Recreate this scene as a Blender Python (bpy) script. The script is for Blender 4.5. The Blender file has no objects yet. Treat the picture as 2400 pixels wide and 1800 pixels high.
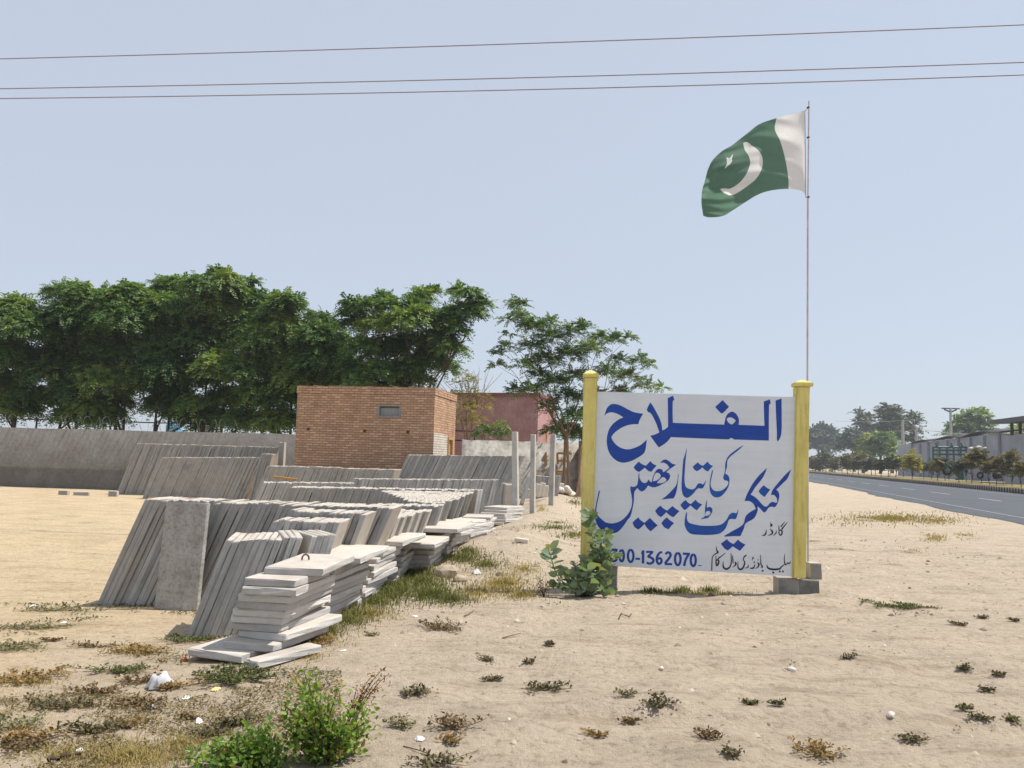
import bpy, bmesh, math, random
import numpy as np
from mathutils import Matrix, Vector

SKY_STR = .112; SKY_AIR = 1.0; SKY_DUST = 1.0; SKY_OZ = 3.0; SKY_HAZE = .75; SKY_MILK = (5.1, 5.6, 6.4); SUN_STR = 4.9; EXPO = 0.22
SAND_L = (.53, .415, .272); SAND_R = (.465, .383, .29); HAZE = 0.0005
LEAF = ((.04, .082, .026), (.105, .185, .052), (.27, .33, .075))
# ------------------------------------------------------------------ camera, sky, sun, exposure
S = bpy.context.scene
COL = S.collection
F = 1953.0; PITCH = math.radians(5.14); ROLL = .027; EYE = 1.6
_fw = np.array([0, math.cos(PITCH), math.sin(PITCH)])
_u0 = np.array([0, -math.sin(PITCH), math.cos(PITCH)])
_rt = math.cos(ROLL)*np.array([1., 0, 0]) + math.sin(ROLL)*_u0
_up = -math.sin(ROLL)*np.array([1., 0, 0]) + math.cos(ROLL)*_u0
cam_d = bpy.data.cameras.new('camera')
cam = bpy.data.objects.new('camera', cam_d); COL.objects.link(cam)
cam_d.sensor_width = 36; cam_d.lens = 36*F/2400
cam_d.clip_start = .05; cam_d.clip_end = 6000
cam.matrix_world = Matrix(((_rt[0], _up[0], -_fw[0], 0), (_rt[1], _up[1], -_fw[1], 0), (_rt[2], _up[2], -_fw[2], EYE), (0, 0, 0, 1)))
S.camera = cam

SUN = Vector((.555, .075, 1)).normalized()
W = bpy.data.worlds.new('World'); S.world = W; W.use_nodes = True
nt = W.node_tree; bg = nt.nodes['Background']
sky = nt.nodes.new('ShaderNodeTexSky'); sky.sky_type = 'NISHITA'; sky.sun_disc = False
sky.sun_elevation = math.asin(SUN.z); sky.sun_rotation = math.atan2(SUN.x, SUN.y)
sky.air_density = SKY_AIR; sky.dust_density = SKY_DUST; sky.ozone_density = SKY_OZ; sky.altitude = 0
hzmix = nt.nodes.new('ShaderNodeMix'); hzmix.data_type = 'RGBA'; hzmix.inputs[0].default_value = SKY_HAZE   # milky summer air
hzmix.inputs[7].default_value = (*SKY_MILK, 1)
nt.links.new(sky.outputs[0], hzmix.inputs[6]); nt.links.new(hzmix.outputs[2], bg.inputs[0]); bg.inputs[1].default_value = SKY_STR
sl = bpy.data.lights.new('sun', 'SUN'); sl.energy = SUN_STR; sl.angle = math.radians(.6); sl.color = (1, .955, .88)
so = bpy.data.objects.new('sun', sl); COL.objects.link(so)
so.rotation_euler = SUN.to_track_quat('Z', 'Y').to_euler()
S.view_settings.view_transform = 'Standard'; S.view_settings.look = 'None'
S.view_settings.exposure = EXPO; S.view_settings.gamma = 1

rng = np.random.default_rng(7); rnd = random.Random(5)

# ------------------------------------------------------------------ measuring helpers (photo pixel of the 2400x1800 frame -> point in the place)
def _ray(x, y): return _fw + _rt*(x-1200)/F + _up*(900-y)/F
def at(x, y, Y):
    d = _ray(x, y); return np.array([0, 0, EYE]) + d*Y/d[1]
def onz(x, y, z=0.):
    d = _ray(x, y); return np.array([0, 0, EYE]) + d*(z-EYE)/d[2]
def onplane(x, y, p0, n):
    d = _ray(x, y); o = np.array([0, 0, EYE]); return o + d*(np.dot(p0-o, n)/np.dot(d, n))

# ------------------------------------------------------------------ ground height
def _hash(ix, iy, s):
    h = np.sin(ix*127.1 + iy*311.7 + s*74.7)*43758.5453
    return h - np.floor(h)
def vnoise(x, y, s=0):
    x = np.asarray(x, float); y = np.asarray(y, float)
    ix = np.floor(x); iy = np.floor(y); fx = x-ix; fy = y-iy
    fx = fx*fx*(3-2*fx); fy = fy*fy*(3-2*fy)
    a = _hash(ix, iy, s); b = _hash(ix+1, iy, s); c = _hash(ix, iy+1, s); d = _hash(ix+1, iy+1, s)
    return (a*(1-fx)+b*fx)*(1-fy) + (c*(1-fx)+d*fx)*fy - .5
ROADN = np.array([.967, -.251])
def road_d(x, y): return np.asarray(x)*ROADN[0] + np.asarray(y)*ROADN[1]
def hz(x, y):
    x = np.asarray(x, float); y = np.asarray(y, float)
    near = np.clip((26-np.hypot(x, y))/10, 0, 1)
    offroad = np.clip((8.2-road_d(x, y))/3, 0, 1)
    rightside = np.clip((x+1.6)/1.2, 0, 1)
    h = .055*vnoise(x*.55, y*.55, 1) + (.03+.03*rightside)*vnoise(x*1.7, y*1.7, 2)
    h = h + near*(.3+.7*rightside)*(.03*vnoise(x*5, y*6.5, 3) + .018*vnoise(x*11, y*13, 4))
    # wheel ruts and a low sand lip in front of the sign
    h = h + near*.03*np.exp(-((y-9.75-.08*x)/.3)**2)*np.clip((x+1.1)/.5, 0, 1)*np.clip((6-x)/2, 0, 1)
    h = h - near*.05*np.exp(-((y-5.35-.06*x+.12*np.sin(x*.7))/.13)**2)*np.clip(x+.5, 0, 1) - near*.045*np.exp(-((y-6.75-.07*x+.12*np.sin(x*.7))/.13)**2)*np.clip(x+.3, 0, 1) + near*.03*np.exp(-((y-5.6-.06*x+.12*np.sin(x*.7))/.1)**2)*np.clip(x+.5, 0, 1)
    # the yard on the left lies a little lower
    h = h - .25*np.clip((y-5.5)/4.4, 0, 1)*np.clip((-1.35+.1*np.clip(y-9, 0, 14)-x)/1.5, 0, 1)*np.clip((60-y)/20, 0, 1)
    # dip behind the lip where the grass grows, and the sand bank under the fence posts
    h = h - .05*np.exp(-(((x+.1)/1.0)**2 + ((y-11.6)/1.5)**2))
    t = np.clip(((x-.5)*.107+(y-19.5)*.994), -4.5, 16)
    cx = .55+t*.107; cy = 19.5+t*.994
    h = h + .27*np.exp(-(((x-cx)/.85)**2 + ((y-cy)/2.2)**2))
    h = h + .05*np.exp(-(((x-3.7)/.55)**2+((y-10.42)/.1)**2)) + .04*np.exp(-(((x-1.2)/.5)**2+((y-10.5)/.14)**2))
    return h*offroad
def gr(px, py):
    z = 0.
    for _ in range(12):
        p = onz(px, py, z); z = .5*z+.5*float(hz(p[0], p[1]))
    p[2] = float(hz(p[0], p[1])); return p
def grv(px, py):
    d = _fw[None]+_rt[None]*((px-1200)/F)[:, None]+_up[None]*((900-py)/F)[:, None]; z = np.zeros(len(px))
    for _ in range(8):
        t = (z-EYE)/d[:, 2]; z = .5*z+.5*hz(d[:, 0]*t, d[:, 1]*t)
    return np.stack([d[:, 0]*t, d[:, 1]*t, hz(d[:, 0]*t, d[:, 1]*t)], 1)

# ------------------------------------------------------------------ object helpers
def tag(o, label=None, cat=None, group=None, kind=None):
    if label: o['label'] = label
    if cat: o['category'] = cat; o['kind'] = 'thing'
    if group: o['group'] = group
    if kind: o['kind'] = kind
    return o
def empty(name, loc=(0, 0, 0), rz=0.):
    o = bpy.data.objects.new(name, None); COL.objects.link(o)
    o.location = loc; o.rotation_euler = (0, 0, rz); o.empty_display_size = .2
    return o
def link(name, me, mat=None, parent=None, loc=None):
    o = bpy.data.objects.new(name, me); COL.objects.link(o)
    if mat is not None and not len(me.materials): me.materials.append(mat)
    if parent is not None: o.parent = parent
    if loc is not None: o.location = loc
    return o
def arr_mesh(name, V, Fq, smooth=False, attrs=None):
    """mesh from vertex array and an (n,k) face index array (or list of such arrays)"""
    V = np.asarray(V, np.float32).reshape(-1, 3)
    Fl = Fq if isinstance(Fq, list) else [Fq]
    Fl = [np.asarray(f, np.int32) for f in Fl if len(f)]
    me = bpy.data.meshes.new(name)
    me.vertices.add(len(V)); me.vertices.foreach_set('co', V.ravel())
    nl = sum(f.size for f in Fl); nf = sum(len(f) for f in Fl)
    me.loops.add(nl); me.polygons.add(nf)
    me.loops.foreach_set('vertex_index', np.concatenate([f.ravel() for f in Fl]))
    tot = np.concatenate([np.full(len(f), f.shape[1], np.int32) for f in Fl])
    st = np.concatenate([[0], np.cumsum(tot)[:-1]]).astype(np.int32)
    me.polygons.foreach_set('loop_start', st)
    if smooth: me.polygons.foreach_set('use_smooth', np.ones(nf, bool))
    for k, v in (attrs or {}).items():
        a = me.attributes.new(k, 'FLOAT', 'POINT'); a.data.foreach_set('value', np.asarray(v, np.float32))
    me.update(); me.validate()
    return me
def bm_mesh(bm, name, smooth=False):
    me = bpy.data.meshes.new(name); bm.to_mesh(me); bm.free()
    if smooth:
        for p in me.polygons: p.use_smooth = True
    return me
def box(bm, c, s, rot=None, bevel=0.):
    """box of size s centred at c (optionally rotated by a 3x3/4x4 Matrix)"""
    m = Matrix.Translation(c) @ (rot.to_4x4() if rot is not None else Matrix.Identity(4)) @ Matrix.Diagonal((s[0], s[1], s[2], 1))
    r = bmesh.ops.create_cube(bm, size=1, matrix=m)
    if bevel > 0:
        es = list({e for v in r['verts'] for e in v.link_edges})
        bmesh.ops.bevel(bm, geom=es, offset=bevel, segments=2, affect='EDGES', profile=.6)
def tube(pts, radii, seg=8, cap=True):
    pts = np.asarray(pts, float); n = len(pts); radii = np.broadcast_to(np.asarray(radii, float), (n,))
    tan = np.gradient(pts, axis=0); tan /= np.linalg.norm(tan, axis=1)[:, None]+1e-9
    ref = np.array([0, 0, 1.]) if abs(tan[0][2]) < .9 else np.array([1., 0, 0])
    V = []; u = np.cross(tan[0], ref); u /= np.linalg.norm(u)
    for i in range(n):
        u = u - tan[i]*np.dot(u, tan[i]); u /= np.linalg.norm(u)+1e-9
        w = np.cross(tan[i], u)
        a = np.linspace(0, 2*math.pi, seg, endpoint=False)
        V.append(pts[i]+radii[i]*(np.cos(a)[:, None]*u+np.sin(a)[:, None]*w))
    V = np.concatenate(V); Fq = []
    for i in range(n-1):
        for k in range(seg):
            k2 = (k+1) % seg
            Fq.append((i*seg+k, i*seg+k2, (i+1)*seg+k2, (i+1)*seg+k))
    return V, np.array(Fq, np.int32)
class Bag:
    """collects quads into one mesh"""
    def __init__(s): s.V = []; s.F = []; s.n = 0; s.A = []
    def add(s, V, Fq, a=None):
        s.V.append(np.asarray(V, float).reshape(-1, 3)); s.F.append(np.asarray(Fq, np.int32)+s.n)
        m = len(s.V[-1]); s.n += m
        s.A.append(np.full(m, .5) if a is None else np.broadcast_to(np.asarray(a, float), (m,)))
    def tube(s, pts, r, seg=8, a=None): s.add(*tube(pts, r, seg), a)
    def mesh(s, name, smooth=False):
        ks = sorted({f.shape[1] for f in s.F})
        return arr_mesh(name, np.concatenate(s.V), [np.concatenate([f for f in s.F if f.shape[1] == k]) for k in ks], smooth, {'tint': np.concatenate(s.A)})

# ------------------------------------------------------------------ materials
def mat(name, rough=.85, spec=.25):
    m = bpy.data.materials.new(name); m.use_nodes = True
    b = m.node_tree.nodes['Principled BSDF']; b.inputs['Roughness'].default_value = rough
    b.inputs['Specular IOR Level'].default_value = spec
    return m, m.node_tree.nodes, m.node_tree.links, b
def N(ns, t, **kw):
    n = ns.new(t)
    for k, v in kw.items():
        if k in n.inputs.keys() if hasattr(n.inputs, 'keys') else False: n.inputs[k].default_value = v
        else: setattr(n, k, v)
    return n
def ramp(ns, stops):
    r = ns.new('ShaderNodeValToRGB'); e = r.color_ramp.elements
    while len(e) < len(stops): e.new(.5)
    for i, (p, c) in enumerate(stops):
        e[i].position = p; e[i].color = (*c, 1) if len(c) == 3 else c
    return r
def mix(ns, ls, fac, a, b, mode='MIX'):
    m = ns.new('ShaderNodeMix'); m.data_type = 'RGBA'; m.blend_type = mode
    for sock, v in ((m.inputs[0], fac), (m.inputs[6], a), (m.inputs[7], b)):
        if hasattr(v, 'links') or hasattr(v, 'is_linked'): ls.new(v, sock)
        else: sock.default_value = v if isinstance(v, (int, float)) else ((*v, 1) if len(v) == 3 else v)
    return m.outputs[2]
def noise(ns, ls, scale, detail=6, rough=.6, coord=None, out=0):
    n = ns.new('ShaderNodeTexNoise'); n.inputs['Scale'].default_value = scale
    n.inputs['Detail'].default_value = detail; n.inputs['Roughness'].default_value = rough
    if coord is not None: ls.new(coord, n.inputs['Vector'])
    return n.outputs[out]
def bump(ns, ls, b, height, strength=.4, dist=.01):
    bp = ns.new('ShaderNodeBump'); bp.inputs['Strength'].default_value = strength; bp.inputs['Distance'].default_value = dist
    ls.new(height, bp.inputs['Height']); ls.new(bp.outputs[0], b.inputs['Normal']); return bp
def objco(ns): return ns.new('ShaderNodeTexCoord').outputs['Object']

def plain(name, c, rough=.8, var=.12, scale=9, spec=.25, bumpd=0.):
    m, ns, ls, b = mat(name, rough, spec)
    co = objco(ns); f = noise(ns, ls, scale, 7, .65, co)
    r = ramp(ns, [(.3, tuple(v*(1-var) for v in c)), (.7, tuple(min(1, v*(1+var)) for v in c))])
    ls.new(f, r.inputs[0]); ls.new(r.outputs[0], b.inputs[0])
    if bumpd: bump(ns, ls, b, noise(ns, ls, scale*6, 6, .7, co), .6, bumpd)
    return m

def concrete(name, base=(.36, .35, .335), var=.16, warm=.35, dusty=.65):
    m, ns, ls, b = mat(name, .9, .2)
    co = objco(ns); oi = ns.new('ShaderNodeObjectInfo')
    mp = ns.new('ShaderNodeVectorMath'); mp.operation = 'ADD'
    ml = ns.new('ShaderNodeVectorMath'); ml.operation = 'SCALE'; ml.inputs[0].default_value = (13, 7, 29)
    ls.new(oi.outputs['Random'], ml.inputs['Scale']); ls.new(co, mp.inputs[0]); ls.new(ml.outputs[0], mp.inputs[1])
    co2 = mp.outputs[0]
    n1 = noise(ns, ls, 5, 8, .65, co2); n2 = noise(ns, ls, 55, 5, .7, co2); n3 = noise(ns, ls, 2.2, 4, .6, co2)
    r = ramp(ns, [(.28, tuple(v*(1-var*1.5) for v in base)), (.5, base), (.72, tuple(v*(1+var) for v in base))]); ls.new(n1, r.inputs[0])
    dust = ramp(ns, [(.48, (0, 0, 0)), (.68, (1, 1, 1))]); ls.new(n3, dust.inputs[0])
    sc = ns.new('ShaderNodeMath'); sc.operation = 'MULTIPLY'; sc.inputs[1].default_value = warm; ls.new(dust.outputs[0], sc.inputs[0])
    c1 = mix(ns, ls, sc.outputs[0], r.outputs[0], (base[0]*1.12, base[1]*1.0, base[2]*.86))
    rr = ramp(ns, [(0, (.80, .80, .81)), (1, (1.13, 1.13, 1.12))]); ls.new(oi.outputs['Random'], rr.inputs[0])
    c2 = mix(ns, ls, 1., c1, rr.outputs[0], 'MULTIPLY')
    pit = ramp(ns, [(.30, (.6, .6, .6)), (.40, (1, 1, 1))]); ls.new(n2, pit.inputs[0])
    c3 = mix(ns, ls, .8, c2, pit.outputs[0], 'MULTIPLY')
    # sand dust plus sunlit warmth painted into the broad faces and top edges
    tc = ns.new('ShaderNodeTexCoord'); sp_ = ns.new('ShaderNodeSeparateXYZ'); ls.new(tc.outputs['Normal'], sp_.inputs[0])
    ab = ns.new('ShaderNodeMath'); ab.operation = 'ABSOLUTE'; ls.new(sp_.outputs[0], ab.inputs[0])
    mxx = ns.new('ShaderNodeMath'); mxx.operation = 'MAXIMUM'; ls.new(ab.outputs[0], mxx.inputs[0]); ls.new(sp_.outputs[2], mxx.inputs[1])
    st_ = ns.new('ShaderNodeMapRange'); st_.inputs['From Min'].default_value = .6; st_.inputs['From Max'].default_value = .9; ls.new(mxx.outputs[0], st_.inputs[0])
    dm = ns.new('ShaderNodeMath'); dm.operation = 'MULTIPLY'; dm.inputs[1].default_value = dusty; ls.new(st_.outputs[0], dm.inputs[0])  # share of dust together with the painted sunlit tone
    nd = noise(ns, ls, 4, 7, .7, co2); rd = ramp(ns, [(.3, (.40, .33, .25)), (.5, (.52, .45, .37)), (.7, (.58, .53, .46))]); ls.new(nd, rd.inputs[0])
    c3 = mix(ns, ls, dm.outputs[0], c3, rd.outputs[0])
    sn_ = noise(ns, ls, 1.1, 7, .72, co2); rs_ = ramp(ns, [(.34, (.76, .755, .75)), (.48, (1, 1, 1))]); ls.new(sn_, rs_.inputs[0])
    c3 = mix(ns, ls, .75, c3, rs_.outputs[0], 'MULTIPLY')
    ls.new(c3, b.inputs[0])
    mx = ns.new('ShaderNodeMath'); mx.operation = 'ADD'; ls.new(n1, mx.inputs[0]); ls.new(n2, mx.inputs[1])
    bump(ns, ls, b, mx.outputs[0], .55, .008)
    return m

def leafmat(name, dark, mid, light, trans=.35, rough=.55, dry=None):
    m, ns, ls, b = mat(name, rough, .3)
    at_ = ns.new('ShaderNodeAttribute'); at_.attribute_name = 'tint'
    st = [(.0, dark), (.5, mid), (.88, light)] + ([(1., dry)] if dry else [])
    r = ramp(ns, st); ls.new(at_.outputs['Fac'], r.inputs[0]); ls.new(r.outputs[0], b.inputs[0])
    tr = ns.new('ShaderNodeBsdfTranslucent'); ms = ns.new('ShaderNodeMixShader'); ms.inputs[0].default_value = trans
    tc = mix(ns, ls, 1., r.outputs[0], (1.25, 1.35, .55), 'MULTIPLY'); ls.new(tc, tr.inputs[0])
    out = ns['Material Output'] if 'Material Output' in ns else [n for n in ns if n.type == 'OUTPUT_MATERIAL'][0]
    ls.new(b.outputs[0], ms.inputs[1]); ls.new(tr.outputs[0], ms.inputs[2]); ls.new(ms.outputs[0], out.inputs[0])
    return m
M = {}
M['concrete'] = concrete('concrete', (.35, .347, .34), .13, .12)
M['concrete_far'] = concrete('weathered_concrete', (.335, .33, .318), .13, .1)
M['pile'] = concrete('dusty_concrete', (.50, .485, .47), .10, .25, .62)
M['post'] = concrete('post_concrete', (.40, .395, .38), .14, .2)
M['block'] = concrete('block_concrete', (.25, .245, .235), .25, .1)
M['wood'] = plain('raw_wood', (.36, .21, .10), .8, .3, 14)
M['yellow'] = None

def sand_mat():
    m, ns, ls, b = mat('sand', .95, .12)
    co = objco(ns)
    sep = ns.new('ShaderNodeSeparateXYZ'); ls.new(co, sep.inputs[0])
    big = noise(ns, ls, .35, 5, .6, co); med = noise(ns, ls, 1.6, 8, .65, co); fine = noise(ns, ls, 14, 9, .72, co); grit = noise(ns, ls, 90, 4, .7, co)
    # warm courtyard soil on the left, greyer trampled soil on the right
    ax = ns.new('ShaderNodeMath'); ax.operation = 'MULTIPLY_ADD'; ax.inputs[1].default_value = .55; ax.inputs[2].default_value = .75; ls.new(sep.outputs[0], ax.inputs[0])
    ad = ns.new('ShaderNodeMath'); ad.operation = 'ADD'; ls.new(ax.outputs[0], ad.inputs[0])
    sb = ns.new('ShaderNodeMath'); sb.operation = 'MULTIPLY_ADD'; sb.inputs[1].default_value = 3.0; sb.inputs[2].default_value = -.2; ls.new(big, sb.inputs[0]); ls.new(sb.outputs[0], ad.inputs[1])
    cl = ns.new('ShaderNodeClamp'); ls.new(ad.outputs[0], cl.inputs[0])
    base = mix(ns, ls, cl.outputs[0], SAND_L, SAND_R)
    r1 = ramp(ns, [(.25, (.74, .73, .72)), (.5, (1, 1, 1)), (.75, (1.12, 1.11, 1.09))]); ls.new(med, r1.inputs[0])
    c = mix(ns, ls, .9, base, r1.outputs[0], 'MULTIPLY')
    r2 = ramp(ns, [(.33, (.6, .57, .54)), (.47, (1, 1, 1)), (.66, (1.14, 1.14, 1.14))]); ls.new(fine, r2.inputs[0])
    c = mix(ns, ls, .85, c, r2.outputs[0], 'MULTIPLY')
    r3 = ramp(ns, [(.28, (.5, .47, .43)), (.38, (1, 1, 1)), (.72, (1, 1, 1)), (.8, (1.25, 1.24, 1.22))]); ls.new(grit, r3.inputs[0])
    c = mix(ns, ls, .55, c, r3.outputs[0], 'MULTIPLY')
    # streaky wind and wheel marks
    mp = ns.new('ShaderNodeMapping'); mp.inputs['Scale'].default_value = (.55, 3.2, 1); mp.inputs['Rotation'].default_value = (0, 0, .12); ls.new(co, mp.inputs[0])
    st = noise(ns, ls, 1.5, 7, .7, mp.outputs[0])
    r4 = ramp(ns, [(.36, (.66, .62, .56)), (.47, (1, 1, 1)), (.58, (1, 1, 1)), (.7, (1.2, 1.19, 1.17))]); ls.new(st, r4.inputs[0])
    c = mix(ns, ls, .6, c, r4.outputs[0], 'MULTIPLY')
    # low greenish film of seedlings
    gn = noise(ns, ls, .8, 6, .7, co); rg = ramp(ns, [(.6, (0, 0, 0)), (.72, (1, 1, 1))]); ls.new(gn, rg.inputs[0])
    gm = ns.new('ShaderNodeMath'); gm.operation = 'MULTIPLY'; gm.inputs[1].default_value = .32; ls.new(rg.outputs[0], gm.inputs[0])
    c = mix(ns, ls, gm.outputs[0], c, (.25, .215, .11))
    ls.new(c, b.inputs[0])
    h = ns.new('ShaderNodeMath'); h.operation = 'MULTIPLY_ADD'; h.inputs[1].default_value = .25; ls.new(grit, h.inputs[0]); ls.new(fine, h.inputs[2])
    h2 = ns.new('ShaderNodeMath'); h2.operation = 'MULTIPLY_ADD'; h2.inputs[1].default_value = .7; ls.new(st, h2.inputs[0]); ls.new(h.outputs[0], h2.inputs[2])
    bump(ns, ls, b, h2.outputs[0], .9, .06)
    return m
M['sand'] = sand_mat()

# ------------------------------------------------------------------ ground sheet
def axis(lo, hi, fine_lo, fine_hi, step, grow=1.28):
    a = list(np.arange(fine_lo, fine_hi+1e-6, step)); s = step; x = fine_hi
    while x < hi: s *= grow; x += s; a.append(x)
    s = step; x = fine_lo; pre = []
    while x > lo: s *= grow; x -= s; pre.append(x)
    return np.array(pre[::-1]+a)
gx = axis(-2500, 2500, -8, 9, .075); gy = axis(-60, 4500, 3.2, 15, .075)
GX, GY = np.meshgrid(gx, gy)
V = np.stack([GX, GY, hz(GX, GY)], -1).reshape(-1, 3)
nx = len(gx); i, j = np.meshgrid(np.arange(nx-1), np.arange(len(gy)-1)); q = (j*nx+i).ravel()
tag(link('ground', arr_mesh('ground', V, np.stack([q, q+1, q+nx+1, q+nx], 1), True), M['sand']), kind='structure')

# ------------------------------------------------------------------ road, kerb, markings, verge
RD = np.array([.251, .967])
def rp(d, s, z): return np.array([ROADN[0]*d+RD[0]*s, ROADN[1]*d+RD[1]*s, z])
def strip(d0, d1, s0, s1, z, step=6, wob0=0., wob1=0., seed=0):
    s = np.arange(s0, s1+step, step); n = len(s)
    a = d0+wob0*(2*vnoise(s*.11, s*0, seed)+vnoise(s*.6, s*0, seed+1)); b = d1+wob1*vnoise(s*.3, s*0, seed+3)*2
    V = np.concatenate([[rp(a[k], s[k], z), rp(b[k], s[k], z)] for k in range(n)]).reshape(-1, 3)
    k = np.arange(n-1)*2
    return V, np.stack([k, k+1, k+3, k+2], 1)
def asphalt_mat():
    m, ns, ls, b = mat('asphalt', .8, .35); co = objco(ns)
    n1 = noise(ns, ls, .5, 6, .6, co); n2 = noise(ns, ls, 40, 4, .7, co)
    r = ramp(ns, [(.3, (.052, .058, .070)), (.7, (.078, .085, .098))]); ls.new(n1, r.inputs[0])
    r2 = ramp(ns, [(.3, (.7, .7, .7)), (.7, (1.2, 1.2, 1.2))]); ls.new(n2, r2.inputs[0])
    ls.new(mix(ns, ls, .8, r.outputs[0], r2.outputs[0], 'MULTIPLY'), b.inputs[0]); return m
M['asphalt'] = asphalt_mat()
KD = 21.6
V, Fq = strip(8.6, KD+.05, -40, 700, .014, 1.5, .55, 0, 4)
tag(link('road', arr_mesh('road', V, Fq), M['asphalt']), kind='structure')
M['dust'] = plain('road_dust', (.30, .28, .25), .95, .25, 3)
M['paint'] = plain('road_paint', (.42, .42, .41), .7, .35, 3)
bag = Bag()
for s in np.arange(-30, 330, 10.8):
    V, Fq = strip(14.35, 14.52, s+5.2, s+9.4, .03, 1.4); bag.add(V, Fq)
bag.add(*strip(10.0, 10.07, -40, 400, .031, 4)); bag.add(*strip(19.6, 19.68, -40, 400, .03, 4))
tag(link('road_markings', bag.mesh('road_markings'), M['paint']), kind='structure')
# kerb: dark and pale blocks
def kerb_mat():
    m, ns, ls, b = mat('kerb_paint', .85, .2); at_ = ns.new('ShaderNodeAttribute'); at_.attribute_name = 'tint'
    r = ramp(ns, [(.2, (.045, .04, .04)), (.8, (.30, .24, .19))]); ls.new(at_.outputs['Fac'], r.inputs[0])
    n1 = noise(ns, ls, 2, 5, .6, objco(ns)); r2 = ramp(ns, [(.3, (.75, .72, .7)), (.7, (1.2, 1.2, 1.2))]); ls.new(n1, r2.inputs[0])
    ls.new(mix(ns, ls, .8, r.outputs[0], r2.outputs[0], 'MULTIPLY'), b.inputs[0]); return m
M['kerb'] = kerb_mat()
bag = Bag(); s = 20.
k = 0
cubeF = np.array([[0, 1, 2, 3], [4, 7, 6, 5], [0, 4, 5, 1], [1, 5, 6, 2], [2, 6, 7, 3], [3, 7, 4, 0]])
while s < 420:
    L = .34 if s < 160 else 1.2
    P = [rp(d, ss, z) for z in (-.05, .4) for d, ss in ((KD, s), (KD+.3, s), (KD+.3, s+L-.03), (KD, s+L-.03))]
    bag.add(P, cubeF, (k % 2)*1.); s += L; k += 1
tag(link('kerb', bag.mesh('kerb'), M['kerb']), kind='structure')
def verge_mat():
    m, ns, ls, b = mat('verge_grass', .95, .1); co = objco(ns)
    n1 = noise(ns, ls, .35, 8, .7, co); n2 = noise(ns, ls, 4, 6, .7, co)
    r = ramp(ns, [(.35, (.12, .115, .04)), (.5, (.22, .18, .07)), (.66, (.42, .34, .22))]); ls.new(n1, r.inputs[0])
    r2 = ramp(ns, [(.3, (.6, .6, .5)), (.7, (1.2, 1.2, 1.2))]); ls.new(n2, r2.inputs[0])
    ls.new(mix(ns, ls, .8, r.outputs[0], r2.outputs[0], 'MULTIPLY'), b.inputs[0]); return m
M['verge'] = verge_mat()
V, Fq = strip(KD+.28, KD+9, -40, 700, .36, 5)
tag(link('verge', arr_mesh('verge', V, Fq), M['verge']), kind='structure')
V, Fq = strip(KD+9, KD+60, -40, 500, .34, 5)
tag(link('roadside_earth', arr_mesh('roadside_earth', V, Fq), M['sand']), kind='structure')

# ------------------------------------------------------------------ slabs
def slab_mesh(name, t, w, L, seed, rough=.004, shear=0.):
    """slab with its bottom near corner at the origin: thickness x, width y, length z; chipped, rounded edges"""
    bm = bmesh.new(); box(bm, (t/2, w/2, L/2), (t, w, L), bevel=min(.014, t*.24))
    r = random.Random(seed)
    bmesh.ops.bisect_plane(bm, geom=bm.verts[:]+bm.edges[:]+bm.faces[:], plane_co=(0, 0, L*.33), plane_no=(0, 0, 1))
    bmesh.ops.bisect_plane(bm, geom=bm.verts[:]+bm.edges[:]+bm.faces[:], plane_co=(0, 0, L*.67), plane_no=(0, 0, 1))
    bmesh.ops.bisect_plane(bm, geom=bm.verts[:]+bm.edges[:]+bm.faces[:], plane_co=(0, w*.5, 0), plane_no=(0, 1, 0))
    for v in bm.verts:
        if v.co.z > L*.9: v.co.z -= shear*(t-v.co.x)
        v.co += Vector((r.uniform(-1, 1)*rough*.5, r.uniform(-1, 1)*rough, r.uniform(-1, 1)*rough*1.4))
    # a chipped corner on some
    if seed % 3 == 0:
        c = Vector((0, 0, L) if seed % 2 else (0, w, L))
        for v in bm.verts:
            d = (v.co-c).length
            if d < .09: v.co.z -= (.09-d)*.3
    return bm_mesh(bm, name)
_sc = {}
def slab_variant(t, w, L, shear=0.):
    key = (round(t, 3), round(w, 2), round(L, 2), round(shear, 2))
    if key not in _sc: _sc[key] = [slab_mesh('slab', t, w, L, s, .004, shear) for s in range(6)]
    return rnd.choice(_sc[key])
def ordinal(n):
    w = ['', 'first', 'second', 'third', 'fourth', 'fifth', 'sixth', 'seventh', 'eighth', 'ninth', 'tenth', 'eleventh', 'twelfth', 'thirteenth', 'fourteenth', 'fifteenth', 'sixteenth', 'seventeenth', 'eighteenth', 'nineteenth', 'twentieth']
    if n <= 20: return w[n]
    t = {2: 'twenty', 3: 'thirty', 4: 'forty', 5: 'fifty'}[n//10]
    return (t if n % 10 else t[:-1]+'ieth') if n % 10 == 0 else t+'-'+w[n % 10]
def row_frames(TL, DL, TR, DR, lean, t):
    a = at(TL[0], TL[1], DL); b = at(TR[0], TR[1], DR)
    d = (b-a)[:2]; ln = np.linalg.norm(d); d = d/ln; phi = math.atan2(d[1], d[0])
    pitch = t/math.cos(lean)*1.005; n = max(2, int(ln/pitch)+1)
    out = []
    for k in range(n):
        p = a+(b-a)*(k*pitch/ln)
        sh = math.tan(lean)
        z0 = float(hz(p[0]-d[0]*.4, p[1])); hgt = p[2]-z0
        base = np.array([p[0]-d[0]*hgt*sh, p[1]-d[1]*hgt*sh, z0])
        out.append((base, phi, hgt))
    return out
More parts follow.
